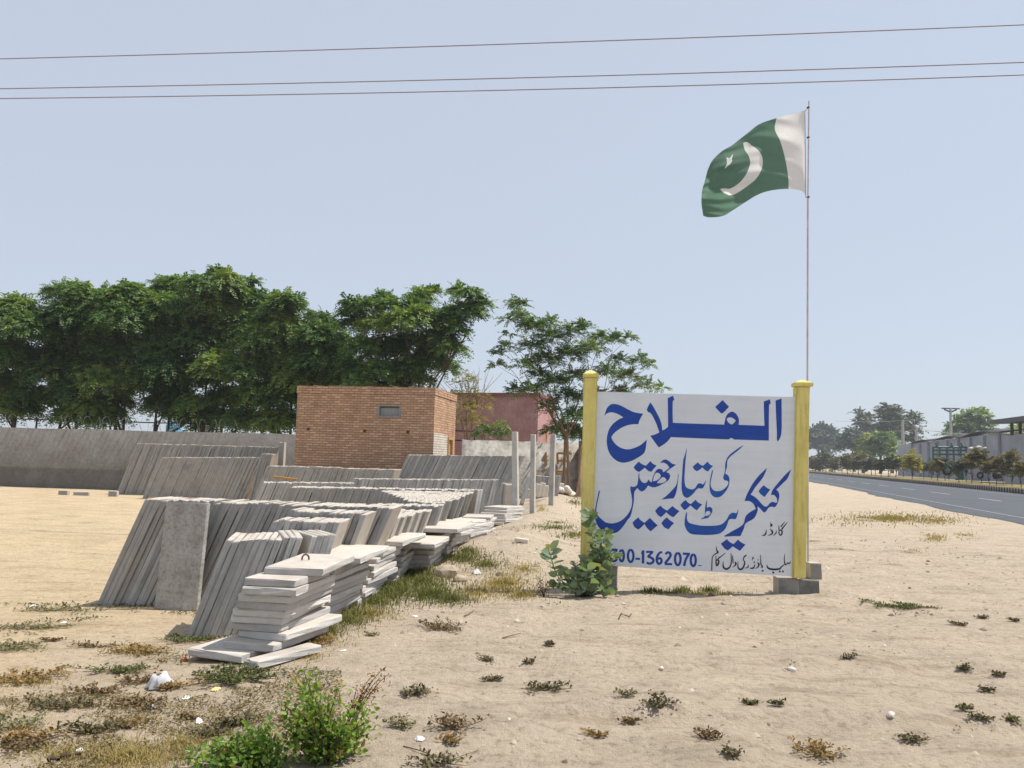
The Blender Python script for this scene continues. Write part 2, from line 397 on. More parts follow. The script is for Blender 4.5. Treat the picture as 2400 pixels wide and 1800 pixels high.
def row(TL, DL, TR, DR, lean, w, t, label, group, jit=1., stuff=None, name='concrete_slab', cat='concrete slab', count=False, endlabels=None, m='concrete', keep=0):
    lean = math.radians(lean); fr = row_frames(TL, DL, TR, DR, lean, t); n = len(fr)
    Lm = round(float(np.mean([f[2] for f in fr]))/math.cos(lean), 2)
    res = []
    for k, (base, phi, hgt) in enumerate(fr):
        le = lean+rnd.gauss(0, .004)*jit; sc = hgt/math.cos(lean)/Lm
        y = rnd.gauss(0, .012)*jit; dz = rnd.gauss(0, .0045)*jit
        mw = Matrix.Translation((base[0], base[1], base[2]+dz)) @ Matrix.Rotation(phi+rnd.gauss(0, .006)*jit, 4, 'Z') @ Matrix.Translation((0, y, 0)) @ Matrix.Rotation(le, 4, 'Y') @ Matrix.Diagonal((1, 1, sc, 1))
        me = slab_variant(t, w, Lm, math.tan(lean)*.85)
        if stuff is not None and k < n-keep: stuff.append((me, mw)); continue
        o = link(name, me, M[m]); o.matrix_world = mw
        lab = label
        if keep: lab = ['second slab before the sunlit end of ', 'slab next to the sunlit end of ', 'sunlit end slab of '][k-n+keep]+label
        if count: lab = f'{ordinal(k+1)} slab from the left in {label}'
        elif endlabels and k == 0: lab = endlabels[0]
        elif endlabels and k == n-1: lab = endlabels[1]
        tag(o, lab, cat, group); res.append(o)
    return res

far = []
g = 'slabs leaning in the long front row'
row((345, 1166), 10.1, (916, 1186), 9.92, 22.5, .62, .06, 'the long front row behind the upright panel', g, count=True)
g = 'slabs leaning in the nearest short row'
row((532, 1261), 7.9, (655, 1259), 8.0, 19, .74, .06, 'the nearest short row beside the stacked slabs', g, count=True, jit=.5)
row((668, 1254), 8.02, (712, 1254), 8.08, 17, .7, .058, 'the four blue-grey slabs ending the nearest short row', g, count=True)
row((732, 1252), 8.1, (780, 1249), 8.2, 16, .6, .06, 'the set-back group ending the nearest short row', g, count=True, jit=.5)
g = 'slabs leaning in the second short row'
row((643, 1214), 8.72, (798, 1219), 8.7, 18, .5, .06, 'the second short row from the front', g, count=True, jit=.6)
g = 'slabs leaning in the third short row'
row((681, 1192), 9.27, (848, 1200), 9.22, 18, .5, .062, 'the short row just before the long front row', g, count=True)
for k, (xr, yr, Dr) in enumerate(((922, 1213, 10.7), (942, 1208, 11.1), (963, 1204, 11.5), (984, 1200, 11.9), (1006, 1196, 12.3))):
    a = at(xr, yr, Dr); wv_ = ['first', 'second', 'third', 'fourth', 'fifth'][k]
    q = a-np.array([.55+.35*k, .0, 0]); dd_ = q-np.array([0, 0, EYE]); aa = dd_@_fw
    row((1200+F*(dd_@_rt)/aa, 900-F*(dd_@_up)/aa), Dr, (xr, yr), Dr, 18, .46, .064, f'grey slab in the {wv_} line of the block behind the long row', f'slabs in the {wv_} line of the block behind the long row', endlabels=(f'left end slab in the {wv_} line of the block behind the long row', f'sunlit end slab of the {wv_} line behind the long row'))
row((880, 1181), 12.85, (1030, 1183), 12.9, 16, .6, .066, 'the taller line closing the block behind the long row', 'slabs in the taller line behind the long row', count=True)
FR = [(1045, 1177, 14.0), (1057, 1172, 14.6), (1067, 1168.5, 15.2), (1076, 1165, 15.8), (1085, 1161.5, 16.4), (1092, 1158.5, 17.), (1099, 1155.5, 17.6), (1104, 1153, 18.1)]
for k, (xr, yr, Dr) in enumerate(FR):
    row((955-9*k, yr-5.5+.3*k), Dr, (xr, yr), Dr+.05, 17, .6, .068, ['foremost', 'second', 'third', 'fourth', 'fifth', 'sixth', 'seventh', 'rearmost'][k]+' line of the stepped middle block', 'end slabs of the stepped block', stuff=far, keep=3, jit=.35)
row((681, 1139), 18.6, (1108, 1147), 19.0, 19, .7, .07, 'the pale-topped middle row of the yard', 'end slabs of the middle row', stuff=far, keep=3)
row((1120, 1146.5), 19.3, (1128, 1146), 19.4, 13, .6, .09, 'the two thick slabs closing the middle row', 'end slabs of the middle row', count=True)
g = 'bluish slabs leaning below the tall planks'
row((834, 1120), 22.4, (1168, 1123), 23.6, 15, .5, .09, 'bluish grey slab in the row below the tall planks', g, endlabels=('left end slab of the bluish row below the tall planks', 'right end slab of the bluish row below the tall planks'))
row((1176, 1130), 22.0, (1186, 1136), 21.8, 9, .4, .1, 'the two pale upright slabs right of the bluish row', g, count=True)
row((621, 1128), 20.3, (827, 1130), 21.0, 20, .6, .07, '', '', stuff=far)
row((627, 1090), 27., (790, 1094), 26.6, 21, .6, .07, '', '', stuff=far)
row((797, 1096), 26.6, (927, 1099), 26.2, 19, .6, .07, '', '', stuff=far)
row((377, 1070.6), 31.6, (612, 1070), 31.2, 22, .5, .07, '', '', stuff=far)
row((612, 1062), 30.8, (636, 1063), 30.8, 12, .5, .07, '', '', stuff=far)
vs = []; fs = []; n0 = 0
bm = bmesh.new()
for me, mw in far:
    k0 = len(bm.verts); bm.from_mesh(me)
    bm.verts.ensure_lookup_table()
    for v in bm.verts[k0:]: v.co = mw @ v.co
tag(link('leaning_slabs', bm_mesh(bm, 'leaning_slabs'), M['concrete_far']), 'far rows of grey concrete slabs leaning before the wall and hut', 'concrete slabs', kind='stuff')
g = 'tall planks leaning by the grey wall'
row((321, 1038), 34.2, (655, 1047), 33.4, 20, .45, .07, 'tall grey concrete plank leaning before the grey boundary wall', g, name='concrete_plank', cat='concrete plank', m='concrete_far', endlabels=('leftmost tall plank leaning before the grey boundary wall', 'rightmost tall plank before the grey wall, near the hut'))
g = 'tall planks leaning beside the hut'
row((958, 1063), 27.2, (1232, 1066), 26.9, 24, .45, .105, 'tall bluish concrete plank leaning right of the brick hut', g, name='concrete_plank', cat='concrete plank', endlabels=('leftmost tall plank of the row right of the brick hut', 'sunlit last plank of the row right of the brick hut'))
# single planks
def lone(p0px, D0, p1px, D1, w, t, label, rz=0., name='concrete_plank', cat='concrete plank', m='concrete'):
    a = at(*p0px, D0); b = at(*p1px, D1); v = Vector(b-a); L = v.length
    o = link(name, slab_mesh(name, t, w, L, 3), M[m]); z = v.normalized(); y = Vector((0, 1, 0)); y = (y-z*y.dot(z)).normalized(); x = y.cross(z)
    R = Matrix((x, y, z)).transposed().to_4x4()
    o.matrix_world = Matrix.Translation(a) @ R @ Matrix.Rotation(rz, 4, 'Z'); return tag(o, label, cat)
lone((1219, 1178), 25.0, (1237, 1116), 25.2, .35, .12, 'short plank leaning alone between the first two fence posts')
lone((650, 1110), 31.5, (654, 1036), 31.5, .3, .2, 'upright grey plank standing against the left side of the hut')
# upright panels leaning against the rows
def panel(BL, BR, TLpx, back, label):
    a = gr(*BL); b = gr(*BR); wv = Vector(b-a); wv.z = 0; w = wv.length; ex = wv.normalized(); nb = Vector((-ex.y, ex.x, 0))
    top = at(*TLpx, a[1]+back); hgt = top[2]-a[2]; ez = (Vector((0, 0, hgt))+nb*back).normalized(); L = math.hypot(hgt, back)
    ey = ez.cross(ex)
    bm = bmesh.new(); box(bm, (w/2, .029, L/2), (w, .058, L), bevel=.008)
    r = random.Random(4)
    for v in bm.verts: v.co += Vector((r.uniform(-.004, .004), r.uniform(-.002, .002), r.uniform(-.004, .004)))
    o = link('concrete_slab', bm_mesh(bm, 'panel'), M['panel'])
    R = Matrix((ex, ey, ez)).transposed().to_4x4(); o.matrix_world = Matrix.Translation(Vector(a)) @ R
    return tag(o, label, 'concrete slab')
def panel_mat():
    m, ns, ls, b = mat('rough_cast_concrete', .92, .2); co = objco(ns)
    n1 = noise(ns, ls, 4, 9, .7, co); n2 = noise(ns, ls, 22, 7, .75, co)
    w = ns.new('ShaderNodeTexNoise'); w.inputs['Scale'].default_value = 3; w.inputs['Detail'].default_value = 6; w.inputs['Distortion'].default_value = .5; ls.new(co, w.inputs[0])
    r = ramp(ns, [(.3, (.27, .25, .22)), (.5, (.41, .395, .37)), (.7, (.5, .485, .46))]); ls.new(n1, r.inputs[0])
    r2 = ramp(ns, [(.36, (.55, .51, .46)), (.5, (1, 1, 1)), (.7, (1.12, 1.12, 1.12))]); ls.new(n2, r2.inputs[0])
    ls.new(mix(ns, ls, .8, r.outputs[0], r2.outputs[0], 'MULTIPLY'), b.inputs[0])
    bump(ns, ls, b, n2, .9, .02); return m
M['panel'] = panel_mat()
panel((361, 1427), (461, 1432), (398, 1176), .1, 'rough-faced slab stood upright facing the camera against the long row')
panel((424, 1170), (452, 1171), (428, 1078), .25, 'far upright slab with bright edge before the left slab row')

# flat piles
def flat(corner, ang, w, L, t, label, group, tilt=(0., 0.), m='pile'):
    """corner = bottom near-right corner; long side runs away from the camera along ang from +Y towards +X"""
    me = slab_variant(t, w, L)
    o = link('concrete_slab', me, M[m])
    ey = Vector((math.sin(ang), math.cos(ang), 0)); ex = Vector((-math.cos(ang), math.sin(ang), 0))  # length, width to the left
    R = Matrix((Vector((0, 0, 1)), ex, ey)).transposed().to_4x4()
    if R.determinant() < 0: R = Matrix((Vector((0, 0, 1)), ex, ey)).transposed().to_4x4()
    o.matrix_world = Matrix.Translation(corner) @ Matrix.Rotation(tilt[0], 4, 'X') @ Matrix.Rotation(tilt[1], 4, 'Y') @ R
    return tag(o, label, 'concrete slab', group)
t = .062
p1 = [(566, 1556), (640, 1531), (671, 1505), (657, 1484), (662, 1466), (668, 1450), (675, 1433), (682, 1416), (694, 1399), (691, 1379), (757, 1351)]
nm = ['bottom slab', 'second slab up', 'third slab up', 'fourth slab up', 'fifth slab up', 'sixth slab up', 'seventh slab up', 'eighth slab up', 'ninth slab up', 'tenth slab up', 'top slab with a metal loop']
z = float(hz(-2, 6.5))
g = 'flat slabs of the nearest pile'
for k, (px, py) in enumerate(p1):
    c = onz(px, py, z+.003)
    ang = [.32, .28, .3, .22, .16, .2, .14, .17, .12, .16, .1][k]
    o = flat(Vector(c), ang+rnd.gauss(0, .02), [.52, .46, .45, .45, .44, .46, .45, .45, .45, .43, .5][k], [.8, .9, .9, .92, .95, .9, .92, .95, .95, .75, 1.0][k], t,
             f'{nm[k]} of the nearest flat pile, pale concrete', g, (rnd.gauss(0, .006), rnd.gauss(0, .006)))
    z += t*.995
top1 = Vector(c)+Vector((-.27, .5, t))
o = flat(Vector(onz(604, 1571, .0)), .5, .15, .7, .06, 'narrow slab half under the nearest pile', g)
# metal loop on the top slab
a_ = np.linspace(-.35, math.pi+.35, 12); ring = np.stack([.028*np.cos(a_), .01*np.cos(a_), .022+.035*np.sin(a_)], 1)
bag = Bag(); bag.tube(ring, .008, 8)
M['rust'] = plain('rusty_iron', (.12, .065, .04), .8, .4, 40)
tag(link('lifting_loop', bag.mesh('lifting_loop', True), M['rust'], loc=(top1.x, top1.y, top1.z-.004)), 'small rusty iron loop standing on the nearest pile\'s top slab', 'iron loop')
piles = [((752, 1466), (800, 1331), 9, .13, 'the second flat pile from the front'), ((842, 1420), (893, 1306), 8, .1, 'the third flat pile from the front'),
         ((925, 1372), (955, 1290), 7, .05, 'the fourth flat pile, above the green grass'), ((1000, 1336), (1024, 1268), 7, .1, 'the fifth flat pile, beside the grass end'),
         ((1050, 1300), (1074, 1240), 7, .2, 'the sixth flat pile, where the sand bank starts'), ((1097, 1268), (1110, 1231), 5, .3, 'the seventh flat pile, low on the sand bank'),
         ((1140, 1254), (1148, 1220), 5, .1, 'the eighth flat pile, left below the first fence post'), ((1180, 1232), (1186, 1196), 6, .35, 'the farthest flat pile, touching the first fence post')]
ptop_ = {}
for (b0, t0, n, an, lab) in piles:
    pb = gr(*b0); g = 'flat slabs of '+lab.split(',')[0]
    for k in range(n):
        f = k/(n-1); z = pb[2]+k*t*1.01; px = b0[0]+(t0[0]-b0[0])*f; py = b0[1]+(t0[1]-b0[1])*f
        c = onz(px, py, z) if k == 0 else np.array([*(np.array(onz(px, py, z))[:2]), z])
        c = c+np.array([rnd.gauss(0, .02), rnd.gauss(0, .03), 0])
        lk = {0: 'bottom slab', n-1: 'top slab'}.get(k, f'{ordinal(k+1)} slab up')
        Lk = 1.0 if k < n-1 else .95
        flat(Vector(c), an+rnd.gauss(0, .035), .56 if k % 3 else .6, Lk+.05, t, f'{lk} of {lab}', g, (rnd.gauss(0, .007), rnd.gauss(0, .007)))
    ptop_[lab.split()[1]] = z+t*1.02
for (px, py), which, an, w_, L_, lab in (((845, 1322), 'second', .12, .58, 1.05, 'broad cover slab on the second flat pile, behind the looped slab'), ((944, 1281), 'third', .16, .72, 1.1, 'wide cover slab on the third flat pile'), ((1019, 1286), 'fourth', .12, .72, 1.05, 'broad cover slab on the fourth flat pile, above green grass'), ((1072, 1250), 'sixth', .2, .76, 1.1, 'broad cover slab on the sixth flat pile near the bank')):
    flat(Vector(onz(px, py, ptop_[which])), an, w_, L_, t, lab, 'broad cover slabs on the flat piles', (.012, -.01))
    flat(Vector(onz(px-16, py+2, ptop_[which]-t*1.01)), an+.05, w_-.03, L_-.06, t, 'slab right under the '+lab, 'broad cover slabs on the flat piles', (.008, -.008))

# fence posts
g = 'concrete fence posts on the sand bank'
for (bx, by), (tx, ty), wpx, lab in (((1209, 1216), (1207, 1012), 15, 'nearest and tallest of the three concrete fence posts on the bank'), ((1248, 1202), (1250, 1018), 13, 'middle one of the three concrete fence posts on the bank'), ((1292, 1186), (1297, 1018), 13, 'farthest of the three concrete fence posts on the bank')):
    b0 = gr(bx, by); t0 = at(tx, ty, b0[1]); w = wpx*b0[1]/F
    bm = bmesh.new(); v = Vector(t0-b0)
    R = Vector((0, 0, 1)).rotation_difference(v.normalized()).to_matrix() @ Matrix.Rotation(-.32, 3, 'Z')
    box(bm, (0, 0, v.length/2-.15), (w*.92, w*.92, v.length+.3), bevel=.018)
    for vv in bm.verts:
        if vv.co.z > .5: vv.co.x *= .93; vv.co.y *= .93
    o = link('fence_post', bm_mesh(bm, 'fence_post'), M['post']); o.matrix_world = Matrix.Translation(Vector(b0)) @ R.to_4x4()
    tag(o, lab, 'fence post', g)
# ------------------------------------------------------------------ painted sign board
SP0 = at(1384, 1322, 10.63); SP1 = at(1857, 1350, 10.45)
su = Vector(((SP1-SP0)[0], (SP1-SP0)[1], 0)).normalized(); sn = Vector((su.y, -su.x, 0))      # sn faces the camera
SPN = np.array(sn)
def sp(px, py, off=0.):
    p = onplane(px, py, SP0+SPN*off, SPN); d = p-SP0
    return float(np.dot(d, np.array(su))), float(d[2])
sg = empty('sign_board'); tag(sg, 'white hand-painted sign board with blue Urdu lettering between two yellow posts', 'sign board')
SM = Matrix((su, -sn, Vector((0, 0, 1)))).transposed().to_4x4(); SM.translation = Vector(SP0)
sg.matrix_world = SM          # local: x along the board, y away from the camera, z up
def board_mat():
    m, ns, ls, b = mat('white_board_paint', .5, .35); co = objco(ns)
    n1 = noise(ns, ls, 1.7, 6, .65, co); n2 = noise(ns, ls, 60, 4, .6, co)
    mp = ns.new('ShaderNodeMapping'); mp.inputs['Scale'].default_value = (.6, 1, 7); ls.new(co, mp.inputs[0]); n3 = noise(ns, ls, 2, 6, .65, mp.outputs[0])
    r = ramp(ns, [(.3, (.63, .67, .725)), (.6, (.70, .735, .785))]); ls.new(n1, r.inputs[0])
    r3 = ramp(ns, [(.3, (.93, .935, .94)), (.7, (1.03, 1.03, 1.03))]); ls.new(n3, r3.inputs[0])
    c = mix(ns, ls, 1., r.outputs[0], r3.outputs[0], 'MULTIPLY')
    n4 = noise(ns, ls, 7, 5, .7, co); r4 = ramp(ns, [(.70, (1, 1, 1)), (.8, (.82, .81, .8))]); ls.new(n4, r4.inputs[0])
    ls.new(mix(ns, ls, 1., c, r4.outputs[0], 'MULTIPLY'), b.inputs[0])
    bump(ns, ls, b, n2, .25, .003); return m
M['board'] = board_mat()
c4 = [sp(1399.2, 917.5), sp(1866, 930.5), sp(1857, 1351), sp(1383, 1323.5)]
def prism(poly, y0, y1, name, m, parent, bev=0.):
    bm = bmesh.new(); a = [bm.verts.new((x, y0, z)) for x, z in poly]; f = bm.faces.new(a)
    r = bmesh.ops.extrude_face_region(bm, geom=[f]); vs = [v for v in r['geom'] if isinstance(v, bmesh.types.BMVert)]
    bmesh.ops.translate(bm, verts=vs, vec=(0, y1-y0, 0)); bmesh.ops.recalc_face_normals(bm, faces=bm.faces)
    if bev: bmesh.ops.bevel(bm, geom=bm.edges[:], offset=bev, segments=2, affect='EDGES')
    return link(name, bm_mesh(bm, name), m, parent)
prism([c4[3], c4[2], c4[1], c4[0]], 0, .06, 'panel', M['board'], sg, .004)
def yellow_mat():
    m, ns, ls, b = mat('yellow_post_paint', .7, .3); co = objco(ns)
    n1 = noise(ns, ls, 3, 7, .65, co); n2 = noise(ns, ls, 45, 6, .75, co)
    r = ramp(ns, [(.3, (.61, .52, .15)), (.55, (.71, .61, .20)), (.75, (.76, .67, .27))]); ls.new(n1, r.inputs[0])
    r2 = ramp(ns, [(.30, (.62, .57, .48)), (.42, (1, 1, 1))]); ls.new(n2, r2.inputs[0])
    c = mix(ns, ls, .8, r.outputs[0], r2.outputs[0], 'MULTIPLY')
    mp = ns.new('ShaderNodeMapping'); mp.inputs['Scale'].default_value = (9, 9, .9); ls.new(co, mp.inputs[0]); n3 = noise(ns, ls, 2, 6, .7, mp.outputs[0]); r3 = ramp(ns, [(.34, (.72, .68, .6)), (.48, (1, 1, 1)), (.66, (1.08, 1.08, 1.1))]); ls.new(n3, r3.inputs[0])
    ls.new(mix(ns, ls, .8, c, r3.outputs[0], 'MULTIPLY'), b.inputs[0]); bump(ns, ls, b, n2, .7, .012); return m
M['yellow'] = yellow_mat()
def post(tl, tr, bl, br, capl, capr, rim_t, apex):
    q = [sp(*bl, .04), sp(*br, .04), sp(*tr, .04), sp(*tl, .04)]
    w = q[1][0]-q[0][0]
    o = prism(q, -.045, .13, 'post', M['yellow'], sg, .012)
    bm = bmesh.new(); xl = sp(*capl)[0]; xr = sp(*capr)[0]; z0 = sp(*capl)[1]; z1 = sp(*rim_t)[1]; za = sp(*apex)[1]; cx = (xl+xr)/2; hw = (xr-xl)/2
    P = [(-hw*.96, z0), (-hw, (z0+z1)/2), (-hw*.97, z1), (-hw*.12, za)]
    rings = [[bm.verts.new((cx+sx*abs(h), .042+sy*abs(h), z)) for sx, sy in ((-1, -1), (1, -1), (1, 1), (-1, 1))] for h, z in P]
    for a, c in zip(rings[:-1], rings[1:]):
        for k in range(4): bm.faces.new((a[k], a[(k+1) % 4], c[(k+1) % 4], c[k]))
    bm.faces.new(rings[0][::-1]); bm.faces.new(rings[-1])
    bmesh.ops.bevel(bm, geom=bm.edges[:], offset=.006, segments=2, affect='EDGES')
    link('cap', bm_mesh(bm, 'cap'), M['yellow'], o)
post((1368, 884), (1400.5, 884), (1360, 1330), (1388, 1331), (1365.5, 885), (1404, 886), (1385, 876.5), (1384.5, 866.5))
post((1866.5, 906), (1898.5, 906), (1858.5, 1355), (1889, 1356), (1861, 906), (1903.5, 906), (1882, 897), (1882, 889.5))

# lettering: outlines traced in six 9.217x enlargements, given in those enlargements' pixels
CR = {'A': (1390, 910), 'B': (1630, 910), 'C': (1390, 1040), 'D': (1630, 1040), 'E': (1390, 1200), 'F': (1630, 1200)}
def pxy(c, x, y): o = CR[c]; return o[0]+x/9.2167, o[1]+y/9.2167
def parse(s):
    P = []
    for w in s.split():
        k = w.endswith('*'); x, y = w.rstrip('*').split(','); P.append((float(x), float(y), k))
    return P
def smooth_poly(P, closed=True, sub=6):
    n = len(P); out = []
    rngi = range(n) if closed else range(n-1)
    for i in rngi:
        p0, p1, p2, p3 = P[(i-1) % n], P[i], P[(i+1) % n], P[(i+2) % n]
        a = np.array(p1[:2]); b = np.array(p2[:2]); d = b-a; ch = np.linalg.norm(d)
        if p1[2] or (not closed and i == 0): ta = d
        else: ta = (b-np.array(p0[:2]))/2
        if p2[2] or (not closed and i == n-2): tb = d
        else: tb = (np.array(p3[:2])-a)/2
        for t_ in (ta, tb):
            pass
        la = np.linalg.norm(ta); lb = np.linalg.norm(tb)
        if la > ch*1.2: ta = ta*ch*1.2/la
        if lb > ch*1.2: tb = tb*ch*1.2/lb
        for k in range(sub):
            t = k/sub; h = (2*t**3-3*t*t+1, t**3-2*t*t+t, -2*t**3+3*t*t, t**3-t*t)
            out.append(a*h[0]+ta*h[1]+b*h[2]+tb*h[3])
    if not closed: out.append(np.array(P[-1][:2]))
    return out
def fill(loops, off):
    """loops of board coordinates -> filled flat mesh data (first loop outer, others holes)"""
    cu = bpy.data.curves.new('tmp', 'CURVE'); cu.dimensions = '2D'; cu.fill_mode = 'FRONT'
    for lp in loops:
        s = cu.splines.new('POLY'); s.points.add(len(lp)-1); s.use_cyclic_u = True
        for i, (x, z) in enumerate(lp): s.points[i].co = (x, z, 0, 1)
    o = bpy.data.objects.new('tmp', cu); me = bpy.data.meshes.new_from_object(o)
    V = np.zeros(len(me.vertices)*3); me.vertices.foreach_get('co', V); V = V.reshape(-1, 3)
    Fs = [np.array(p.vertices) for p in me.polygons]
    bpy.data.objects.remove(o); bpy.data.curves.remove(cu); bpy.data.meshes.remove(me)
    return np.stack([V[:, 0], np.full(len(V), -off), V[:, 1]], 1), Fs
def stroke(c, s, w, off, taper=None, sub=5):
    P = parse(s); pts = smooth_poly(P, False, sub); n = len(pts)
    ws = w if isinstance(w, (list, tuple)) else [w]*2
    wi = np.interp(np.linspace(0, 1, n), np.linspace(0, 1, len(ws)), ws)/2
    pts = np.array(pts); t = np.gradient(pts, axis=0); t /= np.linalg.norm(t, axis=1)[:, None]+1e-9; nn = np.stack([-t[:, 1], t[:, 0]], 1)
    L = [sp(*pxy(c, *p)) for p in pts+nn*wi[:, None]]; R = [sp(*pxy(c, *p)) for p in pts-nn*wi[:, None]]
    V = np.array([(x, -off, z) for x, z in L+R]); Fs = [np.array([i, i+1, n+i+1, n+i]) for i in range(n-1)]
    return V, Fs
def letters(name, items, m):
    V = []; Fs = []; n = 0; off = .0014
    for it in items:
        if it[0] == 'poly':
            loops = [[sp(*pxy(it[1], *p)) for p in smooth_poly(parse(s))] for s in it[2]]
            v, f = fill(loops, off)
        else:
            v, f = stroke(it[1], it[2], it[3], off)
        off += .00012
        V.append(v); Fs += [a+n for a in f]; n += len(v)
    V = np.concatenate(V); ks = sorted({len(f) for f in Fs})
    me = arr_mesh(name, V, [np.array([f for f in Fs if len(f) == k]) for k in ks])
    return link(name, me, m, sg)
def paint(name, a, b):
    m, ns, ls, bs = mat(name, .45, .4); co = objco(ns)
    mp = ns.new('ShaderNodeMapping'); mp.inputs['Scale'].default_value = (1, 1, 5); ls.new(co, mp.inputs[0])
    r = ramp(ns, [(.32, a), (.68, b)]); ls.new(noise(ns, ls, 3, 6, .6, mp.outputs[0]), r.inputs[0]); ls.new(r.outputs[0], bs.inputs[0]); return m
M['blue'] = paint('blue_sign_paint', (.004, .042, .30), (.006, .062, .37))
M['blue2'] = paint('blue_sign_paint_thin', (.004, .048, .32), (.006, .105, .43))
M['ink'] = paint('black_sign_paint', (.008, .008, .014), (.014, .014, .024))
letters('heading_lettering', [
    ('poly', 'A', ['245,590* 300,430 380,352 470,340 560,360 650,400 760,460 900,520 1080,550* 1040,620 1000,700 980,775* 860,778 740,800 620,850 500,930 430,1000 395,1050* 420,1120 480,1200 570,1270 680,1312 790,1315 900,1285 1020,1230 1100,1165 1160,1105* 1150,1210 1125,1350 1080,1420 980,1490 850,1560 720,1600 620,1605 500,1560 400,1470 340,1370 305,1250 295,1130 310,1000 350,880 420,780 500,710 580,660 655,630* 560,570 460,530 370,520 290,550 260,585*']),
    ('poly', 'A', ['1235,305* 1290,380 1370,520 1440,660 1480,780 1495,910* 1560,880 1620,830* 1618,600 1612,215* 1725,160* 1740,200 1755,245* 1720,285* 1718,520 1725,745* 2212,765 2832,785* 2842,730 2862,640 2912,550 3002,505 3082,545 3137,630 3152,710 3142,790* 3702,810* 3692,560 3687,285* 3817,240* 3837,325* 3802,355* 3797,700 3797,1130* 3052,1108* 2982,1070* 2927,1105* 2212,1078 1680,1055* 1640,1110 1560,1190 1420,1280* 1330,1160 1235,1025* 1330,1000 1430,955* 1400,860 1350,730 1280,590 1230,525* 1190,515 1160,465* 1190,390',
                   '2892,655 2942,630 3012,640 3082,695* 3052,740 2997,785* 2942,755 2902,710']),
    ('poly', 'B', ['585,255* 725,400* 600,530 555,540 530,520 425,405*']),
    ('poly', 'B', ['1730,265* 1860,220* 1862,600 1862,850 1845,1020 1790,1135 1770,1140 1760,1130* 1755,900 1740,560'])], M['blue'])
letters('middle_lettering', [
    ('poly', 'C', ['990,385* 1040,430 1140,475* 1240,375* 1290,430 1375,475* 1320,530 1260,605* 1200,590 1115,520* 1050,570 990,610* 920,570 875,510* 930,440']),
    ('poly', 'C', ['1445,420* 1500,362 1565,340 1640,375 1710,430 1795,452* 1720,505 1640,560 1580,615* 1640,640 1665,700 1640,770 1570,830 1480,880 1400,920 1320,940 1250,930 1190,900* 1150,960 1100,1010 1050,1030 1000,1005 955,955* 920,1000 890,1050 885,1150 880,1250 860,1360 830,1500 790,1600 760,1625 680,1745 600,1845 520,1910 420,1935 300,1915 170,1850 90,1750 45,1620 42,1480 60,1330 125,1010* 150,1020* 85,1320 72,1440 90,1530 190,1635 280,1700 400,1720 520,1700 640,1635 740,1535 800,1440 835,1330 842,1210 825,1090 805,990 808,912* 850,930 900,925 950,890 970,800 985,640* 1000,640* 1005,740 1050,820 1110,850 1160,830 1200,770* 1240,825 1270,825* 1285,740 1320,650 1370,570 1430,540 1490,560 1515,615* 1560,590 1650,520* 1600,450 1530,410 1470,415',
                   '1290,812* 1310,720 1350,640 1410,630 1460,680 1440,740 1370,795', '1375,850* 1430,780 1510,720 1580,770 1560,820 1480,850']),
    ('poly', 'C', ['1835,640* 1845,680 1835,800 1815,960 1780,1100 1740,1180* 1600,1190 1475,1210* 1600,1110 1720,990 1790,900 1825,780']),
    ('poly', 'C', ['1455,1335* 1510,1390 1600,1445* 1715,1345* 1780,1400 1865,1455* 1800,1520 1735,1590* 1660,1550 1580,1480* 1530,1530 1470,1585* 1400,1540 1340,1450* 1390,1390']),
    ('poly', 'E', ['1595,115* 1650,170 1750,240* 1690,300 1630,375* 1540,330 1475,245* 1530,170']),
    ('poly', 'E', ['980,115* 1020,170 1110,235* 1230,125* 1300,200 1395,290* 1320,350 1245,420* 1170,350 1110,260* 1050,320 980,380* 900,330 850,230* 910,170']),
    ('poly', 'D', ['2070,550* 2030,650 1980,760 1900,840 1820,920 1745,990* 1790,1040 1810,1110 1800,1200 1775,1280 1720,1365 1640,1360 1580,1380 1540,1440 1490,1490* 1440,1450 1390,1390 1340,1355* 1340,1450 1290,1575 1230,1635 1120,1695 1070,1745 1040,1845 970,1995* 800,1997 630,2008* 620,1992* 800,1885 960,1795 1030,1735 1055,1675 1070,1605 1110,1535 1190,1470 1300,1410* 1270,1330 1220,1270 1150,1235 1060,1240* 1100,1120 1170,980 1250,840 1370,690 1470,590 1545,520* 1510,620 1460,720 1390,820 1300,930 1190,1100* 1270,1140 1350,1210 1430,1300 1490,1350 1550,1350 1600,1290 1660,1255 1720,1270 1765,1270* 1760,1190 1730,1140 1690,1105 1630,1110* 1660,1010 1740,900 1850,770 1960,650']),
    ('poly', 'F', ['680,585* 730,640 820,695* 920,595* 980,650 1080,705* 1020,770 960,840* 880,790 800,740* 750,790 695,830* 620,780 550,685* 620,630'])], M['blue'])
